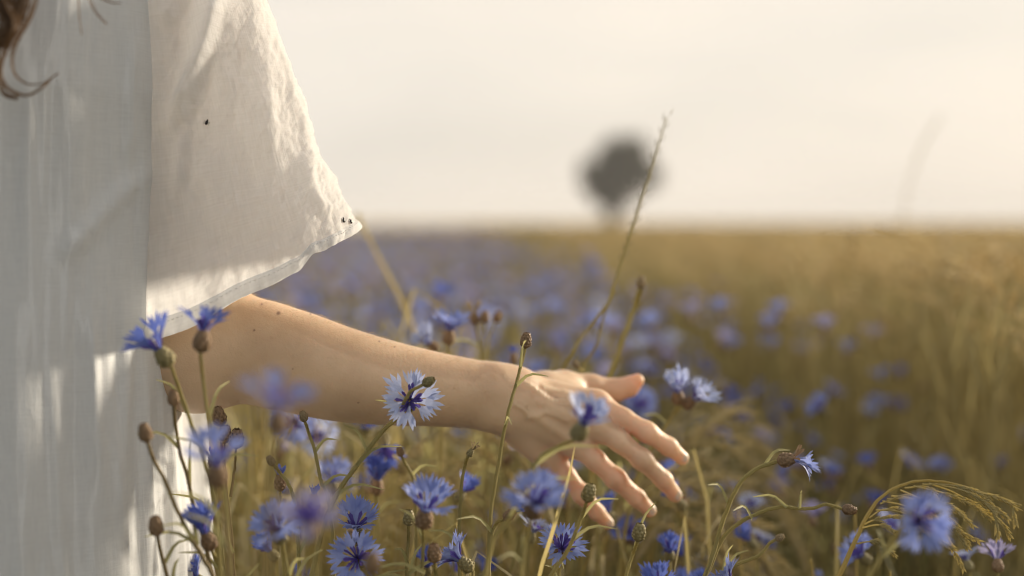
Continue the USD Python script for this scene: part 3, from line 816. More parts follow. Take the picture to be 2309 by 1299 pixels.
def stem_mesh(pts, rad, rng, fuzzy=True, sides=6, n=None):
    n = n or max(10, 6 * len(pts))
    p = smooth_path(pts, n); r = np.interp(np.linspace(0, 1, n), np.linspace(0, 1, len(np.atleast_1d(rad))), np.atleast_1d(rad))
    p[2:-2] += np.cumsum(rng.normal(0, 0.00018, (n - 4, 3)), 0) * np.sin(np.linspace(0, math.pi, n - 4))[:, None]
    mb = MB().tube(p, r, sides)
    if fuzzy:                                            # short stiff hairs along the ribs
        m = int(np.linalg.norm(np.diff(p, axis=0), axis=1).sum() / 0.0016)
        m = min(m, 420)
        for k in range(m):
            x = rng.random() * (n - 1.001); i = int(x); q = p[i] + (p[i + 1] - p[i]) * (x - i); t = unit(p[i + 1] - p[i])
            d = unit(np.cross(t, rng.normal(0, 1, 3))); q = q + d * r[i] * 0.8; w = unit(np.cross(d, t)) * 0.00022
            mb.add([q - w, q + w, q + d * rng.uniform(.0006, .0014) - t * 0.0004], [[0, 1, 2]])
    return mb


def head_parts(owner, rng, R, o, kind, size, mats):
    """Puts a head's parts (bud, petals, inner florets) under the plant; R: rows of the head's frame, o: where it meets the stem."""
    petal_mat, bud_mat = mats
    put = lambda name, mb, mat: obj(name, MB().add(*(lambda v, f: (v * size, f))(*mb.mesh())).moved(R, o).mesh(), mat, owner)
    if kind == 'bud':
        put('bud', involucre(rng, .0150, .0048), bud_mat); return
    if kind == 'bluebud':
        put('bud', involucre(rng, .0150, .0046), bud_mat)
        put('petal_tip', tuft(rng, 14, .008, .35, .013), petal_mat); return
    if kind == 'spent':
        put('bud', involucre(rng, .0140, .0050), bud_mat)
        put('dry_tuft', tuft(rng, 16, .014, .5, .012), 'bud_straw'); return
    put('bud', involucre(rng), bud_mat)
    spec = {'open': (10, 78, 8, 0.1), 'cup': (10, 55, 9, -0.1), 'upright': (9, 34, 10, -0.1), 'sparse': (6, 58, 12, 0.0), 'droop': (8, 48, 16, 0.4), 'full': (11, 66, 14, 0.1)}[kind]
    m, e, je, dr = spec
    a0 = rng.uniform(0, 6.28)
    for k in range(m):
        if kind == 'droop' and k >= 7:
            continue
        phi = a0 + k * 2 * math.pi / m + rng.normal(0, .12)
        if kind == 'droop':
            phi = -math.pi / 2 + (k - 3) * 0.42 + rng.normal(0, .08)
        put('petal', petal(rng, phi, np.radians(e + rng.normal(0, je)), rng.uniform(.0215, .0265), dr + rng.normal(0, .2), lobes=int(rng.integers(4, 7)), broad=rng.uniform(.85, 1.1)), petal_mat)
    if kind == 'droop':
        put('dry_tuft', tuft(rng, 12, .011, 1.1), 'bud_brown')
    if kind != 'droop':
        put('inner_florets', tuft(rng, 30 if kind in ('open', 'full') else 14), 'floret_purple')


def to_ground(path):
    """Carries a stem on to the soil below the frame."""
    a, b = path[-2], path[-1]
    lean = unit(b - a); lean[2] = min(lean[2], -0.4); lean = unit(lean)
    foot = b + np.array([np.clip(lean[0], -.6, .6) * 0.16, lean[1] * 0.10 + 0.02, 0]); foot[2] = 0.0
    q = b + lean * 0.05
    return list(path) + [q, q * .7 + foot * .3, foot]


def plant(label, stems, name='cornflower', cat='cornflower', seed=1, stem_mat='stem_green', rad=(.0012, .0016, .0019), leaves=2, ground=True):
    """One flowering plant. stems: (kind, head px, head py, distance, axis (right, up, towards the camera), size, petals, bud, path of px points down the stem)."""
    rng = np.random.default_rng(seed)
    base = None; built = []
    for kind, hx, hy, d, ax, size, pm, bm, path in stems:
        R = frame(np.array([ax[0], -ax[2], ax[1]]), rng.uniform(0, 6.28) if kind != 'droop' else 0.0)
        if kind == 'droop':                               # its petals hang to the lower side
            z = R[2]; y = np.array([0, 0, 1.0]); y = unit(y - z * (y @ z)); R = np.stack([np.cross(y, z), y, z])
        o = at(hx, hy, d)
        pts = [o - R[2] * 0.0] + [at(*(q if len(q) == 3 else (q[0], q[1], d + 0.02))) for q in path]
        if ground and not built:
            pts = to_ground(pts)
        if base is None:
            base = pts[-1].copy()
        built.append((kind, R, o, size * (1.10 if kind in ('open', 'cup', 'upright', 'sparse', 'droop', 'full') else 1.0), (pm, bm), pts))
    t = thing(name, base, label, cat)
    first = True
    for kind, R, o, size, mats, pts in built:
        obj('stem' if first else 'branch', stem_mesh([p - base for p in pts], np.asarray(rad) * (1 if first else .72), rng, n=(9 * len(pts))).mesh(), stem_mat, t, smooth=40)
        if kind:
            head_parts(t, rng, R, o - base, kind, size, mats)
        if first:
            sp = smooth_path([p - base for p in pts], 60)
            for k in range(leaves):
                i = int(rng.uniform(8, 34)); q = sp[i]
                dirn = unit(np.array([rng.normal(0, 1), rng.normal(0, .6), rng.uniform(.3, 1.1)])); L = rng.uniform(.02, .05)
                lp = smooth_path([q, q + dirn * L * .5 + [0, 0, .004], q + dirn * L + np.array([dirn[0], dirn[1], -0.8]) * L * .15], 6)
                obj('leaf', MB().blade(lp, lambda x: .0013 * (1 - x) ** .6 + .0002, (0.3, -1, 0.4)).mesh(), 'leaf_green', t)
        first = False
    return t


B, PA, DE = 'petal_blue', 'petal_pale', 'petal_deep'
G, BR = 'bud_green', 'bud_brown'
plant('deep blue cornflower at the dress edge, leftmost of the pair before the elbow', [('sparse', 386, 826, 1.0, (-.45, .8, .35), 1.05, DE, G, [(405, 880), (430, 950), (462, 1040), (485, 1130), (500, 1290)])], seed=11)
plant('blue cornflower with spiky upright petals in front of the white sleeve hem', [('sparse', 452, 796, .98, (.12, .95, -.1), 1.0, DE, BR, [(458, 860), (470, 940), (490, 1030), (505, 1110), (520, 1290)])], seed=12)
plant('sharp pale blue cornflower wide open in front of the bare forearm',
      [('open', 922, 914, 1.118, (.12, .32, .95), 1.03, PA, G, [(900, 940, 1.130), (868, 968, 1.135), (815, 1035, 1.14), (765, 1105, 1.14), (728, 1180, 1.13), (700, 1290, 1.12)]),
       ('bud', 953, 868, 1.085, (.8, .45, .3), .72, B, G, [(925, 885, 1.09), (905, 925, 1.10), (893, 947, 1.125)])], seed=13, leaves=4, rad=(.0016, .0020, .0022))
plant('blurred pale violet cornflower in front of the hand on a hairy bent stem', [('cup', 1298, 992, .965, (.30, .75, .45), .98, PA, G, [(1262, 1004), (1215, 1032), (1180, 1100), (1145, 1170), (1110, 1215), (1095, 1290)])], seed=14, leaves=3)
plant('blue cornflower standing above the middle of the forearm, behind it', [('full', 1010, 778, 1.36, (.1, .95, .22), 1.0, B, BR, [(1008, 830), (1000, 900), (990, 1000), (985, 1100)]), ('cup', 985, 790, 1.37, (-.4, .5, .4), .8, PA, BR, [(995, 830), (1003, 870)])], seed=15)
plant('whitish blue double cornflower head standing right of the thumb tip', [('upright', 1530, 912, 1.32, (-.1, .85, .45), .95, PA, BR, [(1512, 945), (1485, 985), (1450, 1050), (1420, 1150), (1400, 1280)]), ('upright', 1540, 918, 1.32, (.62, .55, .45), .95, PA, BR, [(1530, 925), (1522, 935)])], seed=16)
plant('drooping blue cornflower with a dry brown tuft, on an arched stem right of the fingertips', [('droop', 1752, 1040, 1.12, (.86, .18, .25), .92, B, BR, [(1735, 1046, 1.12), (1705, 1055, 1.12), (1668, 1085, 1.12), (1637, 1150, 1.12), (1615, 1225, 1.12), (1590, 1296, 1.12)])], seed=17, leaves=2, rad=(.0016, .0018, .0020))
plant('big blurred pale blue cornflower in front of the drooping grass panicle', [('full', 2050, 1172, .93, (.15, .2, .95), .92, B, G, [(2020, 1210), (1985, 1260), (1955, 1310)])], seed=18)
plant('large blurred blue cornflower below the back of the hand', [('full', 1198, 1168, .94, (.1, .75, .55), .95, B, BR, [(1190, 1210), (1180, 1260), (1172, 1330)])], seed=19)
plant('sharp two toned cornflower below the forearm, beside the scaly green bud', [('cup', 953, 1192, 1.03, (.15, .85, .35), 1.05, B, BR, [(955, 1220), (957, 1260), (960, 1330)])], seed=20)
plant('bright blue cornflower low beside the dress skirt in the lower left field', [('full', 636, 1222, 1.0, (-.15, .75, .6), .9, B, G, [(640, 1250), (648, 1290), (655, 1340)])], seed=21)
plant('half closed deep blue cornflower low in front of the white skirt', [('upright', 478, 1242, 1.02, (-.25, .9, .15), .95, DE, BR, [(488, 1262), (500, 1290), (510, 1340)])], seed=22)
plant('very blurred violet cornflower with few petals beside the crinkled skirt', [('sparse', 490, 1100, .87, (.05, .9, .3), 1.05, B, BR, [(498, 1150), (512, 1220), (520, 1320)])], seed=23, stem_mat='stem_brown')
plant('brush shaped blue cornflower standing upright under the forearm', [('upright', 848, 1118, 1.3, (.1, .95, .1), 1.0, DE, BR, [(848, 1150), (846, 1220), (842, 1320)])], seed=24)
plant('blue cornflower half hidden by the forearm, left of a pale open one', [('open', 668, 948, 1.38, (.05, .1, .95), 1.0, B, G, [(672, 990), (680, 1080), (688, 1200), (690, 1300)])], seed=25)
plant('pale open cornflower with dark centre under the forearm', [('open', 716, 982, 1.48, (.1, .2, .95), 1.05, PA, G, [(722, 1030), (730, 1120), (735, 1300)])], seed=26)
plant('dark blue cornflower hanging upside down just below the forearm', [('sparse', 865, 978, 1.32, (.1, -.55, .6), 1.0, DE, G, [(850, 972), (842, 1000), (845, 1080), (850, 1200), (850, 1320)])], seed=27)
plant('blue cornflower just showing under the arm, its top hidden by the arm', [('cup', 826, 972, 1.42, (0, .6, .6), .95, DE, G, [(824, 1030), (820, 1120), (815, 1300)])], seed=28)
plant('very blurred purple brown cornflower close to the lens before the forearm', [('sparse', 622, 985, .70, (.15, .9, .2), .95, B, BR, [(614, 1060), (606, 1160), (600, 1320)])], seed=29, stem_mat='stem_brown', leaves=0)
plant('white and blue ragged cornflower on the bottom edge below the little finger', [('open', 1262, 1256, 1.13, (.1, .6, .6), .88, B, BR, [(1262, 1275), (1260, 1310), (1258, 1340)])], seed=30)
beeplant = plant('sharp blue cornflower at the bottom edge with a bee on it', [('open', 812, 1266, 1.10, (-.05, .35, .9), .95, B, G, [(815, 1290), (818, 1320), (820, 1350)]), ('cup', 800, 1222, 1.125, (.1, .8, .4), 1.0, B, G, [(808, 1250), (815, 1290)])], seed=31)
plant('very blurred violet cornflower close to the lens in the lower left field', [('full', 702, 1215, .76, (0, .8, .5), .8, 'petal_faded', BR, [(706, 1260), (710, 1300), (712, 1350)])], seed=32, leaves=0)
plant('blue cornflower between thin stems under the arm, left of the brush shaped one', [('cup', 748, 1112, 1.36, (.1, .8, .5), 1.0, B, G, [(750, 1150), (752, 1220), (752, 1320)])], seed=33)
plant('blurred blue cornflower showing between the thumb and index finger', [('full', 1440, 940, 1.72, (0, .7, .7), 1.1, B, G, [(1442, 990), (1445, 1080), (1448, 1250)])], seed=34)

# buds
def bud(label, spec, seed, **kw):
    return plant(label, spec, seed=seed, leaves=kw.pop('leaves', 1), **kw)


bud('small dark closed bud on a thin stem in front of the skirt, below the elbow', [('bud', 392, 916, 1.02, (0, 1, .1), .80, B, BR, [(396, 960), (405, 1020), (424, 1085), (440, 1150), (470, 1250), (490, 1330)])], 41, leaves=3, stem_mat='stem_brown')
bud('dark red bud leaning left at the dress edge, leftmost of the buds', [('bud', 333, 998, 0.985, (-.2, .95, .1), .92, B, BR, [(348, 1040), (372, 1085), (400, 1150), (440, 1220), (480, 1290), (500, 1330)])], 42, leaves=3, stem_mat='stem_brown')
bud('fat brown bud with a small leaf at the lower left dress edge', [('bud', 355, 1210, 1.0, (-.1, .98, .1), 1.0, B, BR, [(362, 1240), (378, 1290), (392, 1340)])], 43, leaves=2, stem_mat='stem_brown')
bud('cluster of three dark buds right of the skirt edge under the elbow', [('bud', 499, 962, 1.14, (-.2, .95, .1), 1.1, B, BR, [(500, 1000), (508, 1080), (520, 1180), (530, 1300)]), ('bud', 506, 1000, 1.14, (.1, .95, .1), 1.0, B, BR, [(506, 1040), (510, 1080)]), ('bud', 532, 1012, 1.12, (.1, .9, .2), 1.1, B, BR, [(528, 1050), (520, 1120)])], 44, stem_mat='stem_brown')
bud('small bud with a blue tip in front of the white skirt', [('bluebud', 484, 1062, 1.12, (-.15, .95, .1), .85, DE, BR, [(486, 1100), (496, 1180), (510, 1300)])], 45)
bud('spent head with a pale tuft above the forearm, with two brown seed heads beside it', [('spent', 1072, 733, 1.40, (-.1, .95, .2), .9, PA, BR, [(1080, 770), (1088, 840), (1092, 950), (1095, 1100)]), ('bud', 1092, 730, 1.40, (.1, .95, .1), .85, B, BR, [(1090, 770), (1088, 810)]), ('bud', 1116, 728, 1.42, (.35, .9, .1), .8, B, BR, [(1102, 770), (1092, 830)])], 46)
bud('small round bud on a long thin stem crossing the wrist', [('bud', 1184, 786, 1.12, (.1, .98, .1), .85, B, BR, [(1178, 810, 1.12), (1162, 870, 1.115), (1142, 940, 1.11), (1124, 1030, 1.11), (1108, 1110, 1.11), (1100, 1200, 1.11), (1095, 1290, 1.11)])], 47, leaves=3)
bud('tall straw coloured seed head standing behind the hand, right of the tall grass spike', [('bud', 1443, 652, 1.36, (.15, .98, 0), .85, B, 'bud_straw', [(1432, 685), (1412, 745), (1388, 815), (1370, 860), (1350, 950), (1330, 1100)])], 48, leaves=0, rad=(.0026, .0026, .0028))
bud('tiny blue tipped bud peeping over the wrist', [('bluebud', 1158, 822, 1.46, (0, 1, 0), .85, DE, BR, [(1160, 860), (1162, 940), (1165, 1050)])], 49, leaves=0)
bud('pointed hairy bud in front of the little finger', [('bud', 1322, 1133, 1.07, (.25, .96, .1), 1.0, B, G, [(1314, 1160), (1300, 1195), (1280, 1240), (1255, 1280), (1230, 1320)])], 50, leaves=2)
bud('pointed bud with sunlit rim standing below the fingertips', [('bud', 1438, 1222, 1.10, (.12, .98, .1), 1.0, B, G, [(1428, 1245), (1415, 1280), (1402, 1320)])], 51, leaves=1)
bud('round bud at the end of a long wavy stem lying to the right', [('bud', 1898, 1147, 1.12, (.97, -.12, .1), .78, B, BR, [(1880, 1141, 1.12), (1862, 1138, 1.12), (1840, 1146, 1.12), (1805, 1147, 1.12), (1770, 1145, 1.12), (1725, 1158, 1.12), (1670, 1185, 1.12), (1630, 1225, 1.12), (1600, 1290, 1.12)])], 52, leaves=3, rad=(.0013, .0016, .0018))
bud('little straw bud on a curved stem near the bottom edge, below the wavy stem', [('bud', 1748, 1217, 1.15, (.85, .4, .1), .55, B, 'bud_straw', [(1735, 1226, 1.15), (1708, 1254, 1.15), (1668, 1270, 1.15), (1640, 1285, 1.15), (1615, 1320, 1.15)])], 53, leaves=2)
bud('curled empty seed case behind the back of the hand', [('bud', 1305, 830, 1.34, (-.6, .75, .1), .6, B, 'bud_straw', [(1318, 845), (1328, 880), (1335, 950), (1340, 1080)])], 54, leaves=0)
bud('slim green bud on a hairy stem hanging under the forearm, right of the pale flower', [('bud', 688, 952, 1.13, (-.25, .95, .1), .62, B, 'bud_straw', [(696, 975), (710, 1020), (722, 1085), (738, 1120), (748, 1200), (752, 1320)])], 55, leaves=2)
bud('small pale green bud on a curved stem in the lower left field', [('bud', 618, 1050, 1.10, (-.5, .8, .1), .6, B, 'bud_straw', [(630, 1066), (650, 1095), (664, 1130), (672, 1210), (676, 1320)])], 56)
bud('upright bud with a violet tip standing left of the brush shaped flower', [('bluebud', 708, 1152, 1.14, (0, 1, .1), .95, DE, BR, [(710, 1180), (712, 1240), (714, 1320)])], 57)
bud('bud with a deep blue tip next to the pale curved bud', [('bluebud', 632, 1108, 1.15, (0, 1, .1), .95, DE, BR, [(633, 1140), (636, 1220), (640, 1320)])], 58)
bud('scaly green bud with two small leaves at the bottom, below the drooping pale petals', [('bud', 921, 1186, 1.10, (.05, 1, .1), .85, B, G, [(921, 1215), (920, 1250), (918, 1320)])], 59, leaves=3)
bud('dark violet bud beside the large blurred flower below the hand', [('bluebud', 1136, 1172, 1.09, (.7, .6, .1), .8, DE, BR, [(1120, 1182), (1108, 1210), (1100, 1300)])], 60)
bud('white tipped bud on a bent green stem under the wrist', [('spent', 1055, 1030, 1.13, (.5, .8, .1), .5, PA, G, [(1048, 1050), (1040, 1090), (1036, 1160), (1034, 1320)])], 61)
bud('brown bud standing alone at the bottom edge, right of the bee', [('bud', 980, 1270, 1.06, (-.05, 1, .1), 1.0, B, BR, [(984, 1290), (988, 1330)])], 62)
bud('tiny bud on a thin side stem below the sharp pale flower', [('bud', 906, 1030, 1.2, (-.3, .9, .1), .6, B, BR, [(915, 1050), (930, 1080), (938, 1150), (940, 1320)])], 63)
bud('orange brown blurred bud close to the lens at the bottom edge', [('bud', 838, 1300, .86, (.05, 1, .1), 1.0, B, 'bud_brown', [(840, 1330), (842, 1380)])], 64, leaves=0)

# ------------------------------------------------------------------ grasses
def grass(label, path, rad, name='grass_stalk', cat='grass', mat='grass_gold', ear=None, seed=3):
    rng = np.random.default_rng(seed)
    pts = to_ground([at(*q) for q in path]); base = pts[-1].copy()
    t = thing(name, base, label, cat)
    obj('stem', stem_mesh([p - base for p in pts], rad, rng, fuzzy=False, n=8 * len(pts)).mesh(), mat, t, smooth=50)
    if ear:                                               # a slender spike: overlapping spikelets along the top
        p = smooth_path([at(*q) - base for q in path], 200); k1 = int(200 * ear)
        mb = MB()
        for k in range(0, k1, 3):
            q = p[k]; tt = unit(p[k] - p[k + 1]); sd = unit(np.cross(tt, [0, 1, 0])) * (1 if (k // 3) % 2 else -1)
            a = q + sd * 0.0010; tip = q + tt * 0.011 + sd * 0.0036
            w = np.array([0, 0.0012, 0]); m = (a + tip) / 2 + sd * 0.0004
            mb.add([a, m + w, m - w, tip, m + sd * .0008], [[0, 1, 4], [0, 4, 2], [1, 3, 4], [4, 3, 2], [0, 2, 1], [1, 2, 3]])
        obj('seed_spike', mb.mesh(), 'bud_green' if mat == 'stem_green' else 'grass_seed', t)
    return t


grass('tall slender grass spike leaning right against the sky, in front of the distant tree', [(1503, 265, 1.33), (1475, 360, 1.33), (1442, 465, 1.33), (1412, 560, 1.33), (1388, 635, 1.33), (1370, 685, 1.33), (1320, 748, 1.34), (1290, 795, 1.34), (1268, 835, 1.35), (1240, 920, 1.36), (1215, 1050, 1.36)], [.0006, .0011, .0014, .0016, .0024, .0026, .0022], mat='stem_green', ear=.36)
grass('blurred pale grass stalk rising left out of the flowers towards the sleeve tip', [(806, 480, 1.7), (835, 545, 1.7), (872, 615, 1.7), (905, 680, 1.7), (935, 745, 1.7), (960, 830, 1.7)], [.0022, .0030, .0034], mat='grass_seed', seed=4)
grass('faint blurred grass stalk standing high above the wheat at the right', [(2122, 262, 3.3), (2085, 320, 3.3), (2058, 390, 3.3), (2038, 480, 3.3), (2025, 560, 3.3), (2015, 640, 3.3)], [.0012, .0018, .003], mat='wheat_stem', ear=.4, seed=5)
grass('short crooked grass stalk crossing the base of the tall spike', [(1385, 655, 1.36), (1365, 700, 1.36), (1345, 780, 1.36), (1315, 830, 1.37), (1300, 950, 1.38)], [.0012, .0014, .0016], mat='wheat_stem', seed=6)

rng = np.random.default_rng(77)
pts = [at(*q) for q in ((1296, 1006, 1.06), (1282, 1065, 1.06), (1262, 1130, 1.06), (1238, 1210, 1.06), (1212, 1300, 1.06))]
foot = pts[-1] + np.array([-0.10, .03, 0]); foot[2] = 0
t = thing('tall_grass', foot, 'broad yellow green grass blade standing upright in front of the little finger', 'grass')
obj('blade', MB().blade(smooth_path([p - foot for p in pts + [pts[-1] * .5 + foot * .5, foot]], 30), lambda x: .0004 + .0034 * min(1, x * 3.2), (1, 0.2, 0), .5).mesh(), 'grass_gold', t, smooth=60)


def panicle(owner, rng, axis, side_fn, count, L, mat='grass_seed', drop=0.35, spik=9, w=1.0):
    """Drooping branches with spikelets along an arching axis (points, tip first)."""
    for k in range(count):
        x = k / (count - 1)
        q = axis[int(x * (len(axis) - 1) * 0.98)]
        tt = unit(axis[max(0, int(x * (len(axis) - 1) * .98) - 2)] - axis[min(len(axis) - 1, int(x * (len(axis) - 1) * .98) + 2)])
        l = L * (0.45 + 0.75 * math.sin(math.pi * min(1, x * 0.85 + 0.12))) * rng.uniform(.8, 1.15)
        d = unit(tt + side_fn(x) * rng.uniform(.25, .6) + rng.normal(0, .10, 3))
        p = smooth_path([q, q + d * l * .4 + [0, 0, -drop * l * .06], q + d * l * .75 + [0, 0, -drop * l * .28], q + d * l + [0, 0, -drop * l * .62]], 22)
        mb = MB().tube(p, np.linspace(.00045, .0002, 22) * w, 4)
        for j in range(spik):
            for s in (-1, 1):
                i = int(7 + 14 * (j + .5 * (s > 0)) / spik); a = p[min(i, 21)]
                td = unit(p[min(i + 1, 21)] - p[min(i, 21) - 1]); sd = unit(np.cross(td, [0.2, 1, .2])) * s
                e = unit(td + sd * .35 + rng.normal(0, .12, 3)); ll = rng.uniform(.005, .008) * w
                n1 = unit(np.cross(e, [.3, .8, .2])) * .0009 * w; n2 = unit(np.cross(e, n1)) * .0007 * w
                m = a + e * ll * .45
                mb.add([a, m + n1, m + n2, m - n1, m - n2, a + e * ll], [[0, 1, 2], [0, 2, 3], [0, 3, 4], [0, 4, 1], [5, 2, 1], [5, 3, 2], [5, 4, 3], [5, 1, 4]])
        obj('branch', mb.mesh(), mat, owner)


rng = np.random.default_rng(78)
PAN = [[(2040, 1100), (2090, 1105), (2140, 1130), (2175, 1160)], [(2060, 1096), (2130, 1110), (2190, 1145), (2230, 1180)], [(2095, 1090), (2160, 1110), (2215, 1150), (2255, 1190), (2285, 1208)],
       [(2130, 1093), (2190, 1108), (2240, 1140), (2275, 1168)], [(2010, 1118), (2060, 1130), (2120, 1160), (2160, 1185), (2215, 1212)], [(1990, 1130), (2050, 1145), (2110, 1185), (2150, 1235), (2172, 1275)],
       [(2000, 1125), (2070, 1130), (2140, 1170), (2185, 1222)], [(1975, 1150), (2030, 1150), (2090, 1180), (2120, 1225), (2150, 1250)], [(1945, 1190), (1975, 1182), (2005, 1190), (2022, 1206)],
       [(1932, 1226), (1960, 1216), (1990, 1225), (2024, 1246)], [(1960, 1168), (1990, 1150), (2040, 1150), (2080, 1190), (2100, 1230)], [(2080, 1092), (2150, 1100), (2200, 1125), (2245, 1160)],
       [(2030, 1105), (2100, 1118), (2150, 1150), (2195, 1190)], [(2110, 1091), (2180, 1120), (2230, 1165), (2262, 1212)], [(1985, 1136), (2040, 1128), (2110, 1150), (2150, 1200), (2185, 1245)],
       [(1950, 1182), (1985, 1165), (2030, 1172), (2060, 1205)], [(2150, 1096), (2215, 1118), (2262, 1140), (2300, 1172)], [(2185, 1104), (2240, 1122), (2280, 1142)]]
ax = [at(*q, 1.10) for q in ((2306, 1152), (2260, 1130), (2215, 1112), (2150, 1095), (2095, 1090), (2040, 1100), (1990, 1130), (1955, 1175), (1930, 1225), (1900, 1290))]
pts = to_ground(ax); base = pts[-1].copy()
t = thing('grass_panicle', base, 'sharp golden grass panicle arching over to the right in the lower right corner', 'grass')
obj('stem', stem_mesh([p - base for p in pts], (.0004, .0008, .0014, .0022, .0025), rng, fuzzy=False, n=80).mesh(), 'grass_gold', t, smooth=50)
for br in PAN:
    for rep_ in range(1):
        dd = rng.normal(0, .012)
        p = smooth_path([at(x + (rng.normal(0, 7) if i else 0), y + (rng.normal(0, 7) if i else 0), 1.10 + dd * i / len(br)) - base for i, (x, y) in enumerate(br)], 26)
        mb = MB().tube(p, np.linspace(.0007, .00035, 26), 4)
        for j in range(int(len(br) * 5)):
            for sg in (-1, 1):
                i = min(24, int(8 + 17 * (j + .5 * (sg > 0)) / (len(br) * 5))); td = unit(p[i + 1] - p[i - 1]); sd = unit(np.cross(td, [0.2, 1, .2])) * sg
                e = unit(td + sd * .3 + rng.normal(0, .10, 3)); ll = rng.uniform(.0045, .0075)
                n1 = unit(np.cross(e, [.3, .8, .2])) * .0009; n2 = unit(np.cross(e, n1)) * .0007; m = p[i] + e * ll * .45
                mb.add([p[i], m + n1, m + n2, m - n1, m - n2, p[i] + e * ll], [[0, 1, 2], [0, 2, 3], [0, 3, 4], [0, 4, 1], [5, 2, 1], [5, 3, 2], [5, 4, 3], [5, 1, 4]])
        obj('branch', mb.mesh(), 'panicle_gold', t)

# blurred drooping grasses, one shape repeated
GRP = 'pale drooping grass heads blurred behind the fingers'
GL = 'pale feathery grass head drooping among the flowers behind the fingers'


def drooping(owner, seed):
    rng = np.random.default_rng(seed)
    ax = [np.array(q) for q in ((.13, 0, .70), (.105, 0, .745), (.07, 0, .775), (.035, 0, .785), (.012, 0, .76), (.0, 0, .70))]
    obj('stem', stem_mesh(ax + [np.array([-.01, 0, .4]), np.zeros(3)], (.0006, .0009, .0012, .0016), rng, fuzzy=False, n=40).mesh(), 'grass_gold', owner, smooth=50)
    panicle(owner, rng, smooth_path(ax, 50), lambda x: np.array([.3, rng.normal(0, .3), -.4]), 18, .075, spik=9, w=1.4)


spots = [(1490, 1010, 1.50, .3, 1.02), (1560, 985, 1.62, -.3, 1.08), (1530, 1090, 1.48, .5, .95), (1610, 1060, 1.70, .1, 1.06), (1440, 1110, 1.42, -.6, .9), (1580, 1180, 1.45, .2, .86), (1480, 1210, 1.38, .4, .85), (1660, 1240, 1.5, -.4, .86), (1250, 1130, 1.5, .9, .95), (1120, 1050, 1.5, 2.6, 1.0), (1690, 1130, 1.9, .2, .92), (1020, 1110, 1.42, 2.9, .92), (1600, 960, 1.75, .0, 1), (1545, 930, 1.7, .2, 1), (1500, 1140, 1.42, .0, 1), (1440, 1040, 1.48, .4, 1), (1560, 1240, 1.4, .2, 1), (1400, 1180, 1.4, -.2, 1), (1150, 1020, 1.45, 2.8, 1), (900, 1050, 1.42, .3, 1)]
first = None
for k, (px, py, d, rz, sc) in enumerate(spots):
    top = at(px, py, d); sc = top[2] / .785
    t = thing('drooping_grass', (top[0] - .04 * math.cos(rz), top[1] - .04 * math.sin(rz), 0), GL, 'grass', GRP, rz=rz, scale=sc)
    if first is None:
        first = t; drooping(t, 9)
    else:
        t.GetReferences().AddInternalReference(first.GetPath()); t.SetInstanceable(True)

# ------------------------------------------------------------------ the strip of cornflowers
def field_plant(owner, seed, mats, kinds=('full', 'cup', 'bud'), h=0.85, simple=False):
    """A whole plant standing at the origin: a main stem, two side stems, heads, narrow leaves."""
    rng = np.random.default_rng(seed)
    top = np.array([rng.normal(0, .05), rng.normal(0, .05), h])
    main = [top, top * [.8, .8, .8], top * [.4, .4, .5], np.zeros(3)]
    heads = [(top, kinds[0], main)]
    mp = smooth_path(main, 40)
    for k in kinds[1:]:
        q = mp[int(rng.uniform(10, 20))]
        a = rng.uniform(0, 6.28); e = q + np.array([math.cos(a) * .07, math.sin(a) * .07, rng.uniform(.06, .17)])
        e[2] = min(e[2], h - .01)
        heads.append((e, k, [e, e * .45 + q * .55 + np.array([math.cos(a), math.sin(a), 0]) * .015, q]))
    for i, (o, kind, path) in enumerate(heads):
        obj('stem' if i == 0 else 'branch', stem_mesh(path, (.0014, .0017, .0020), rng, fuzzy=False, sides=4, n=6 * len(path)).mesh(), 'stem_green', owner, smooth=60)
        axis = np.array([rng.normal(0, .45), rng.normal(-.1, .45), 1.0])
        head_parts(owner, rng, frame(axis, rng.uniform(0, 6)), o, kind, rng.uniform(.85, 1.08), mats)
    mb = MB()
    for k in range(9):
        q = mp[int(rng.uniform(6, 37))]; a = rng.uniform(0, 6.28); L = rng.uniform(.05, .12)
        d = np.array([math.cos(a), math.sin(a), rng.uniform(.5, 1.6)]); d /= np.linalg.norm(d)
        mb.blade(smooth_path([q, q + d * L * .5, q + d * L + np.array([math.cos(a), math.sin(a), -.8]) * L * .2], 5), lambda x: .0018 * (1 - x) ** .7 + .0002, (0.2, 1, .4))
    obj('leaves', mb.mesh(), 'leaf_green', owner)


VAR = [((B, G), ('full', 'cup', 'bud')), (('petal_faded', BR), ('cup', 'bud', 'spent')), ((PA, G), ('full', 'bluebud', 'bud')), ((DE, BR), ('cup', 'full', 'bud')), ((B, G), ('open', 'sparse', 'bluebud')), ((DE, G), ('upright', 'bud', 'cup'))]
H0 = 0.85
protos = {}


LOOK = ['bright blue cornflower', 'faded violet cornflower', 'pale blue cornflower', 'deep blue cup shaped cornflower', 'wide open blue cornflower', 'deep blue brush shaped cornflower']
ORD = ['leftmost', 'second from left', 'third from left', 'fourth from left', 'fifth from left', 'sixth from left', 'seventh from left', 'eighth from left', 'ninth from left', 'tenth from left']


def place_all(spots, where, group):
    """Copies that can be told apart: named by their look, where they stand and their order from the left there."""
    rows = {}
    for px, py, d, v, rz in spots:
        rows.setdefault((where(px, py, d), v), []).append((px, py, d, v, rz))
    for (w, v), items in rows.items():
        for k, (px, py, d, v, rz) in enumerate(sorted(items)):
            o = '' if len(items) == 1 else f', {ORD[min(k, 9)]}'
            place(px, py, d, v, f'{LOOK[v]} {w}{o}', group, rz)


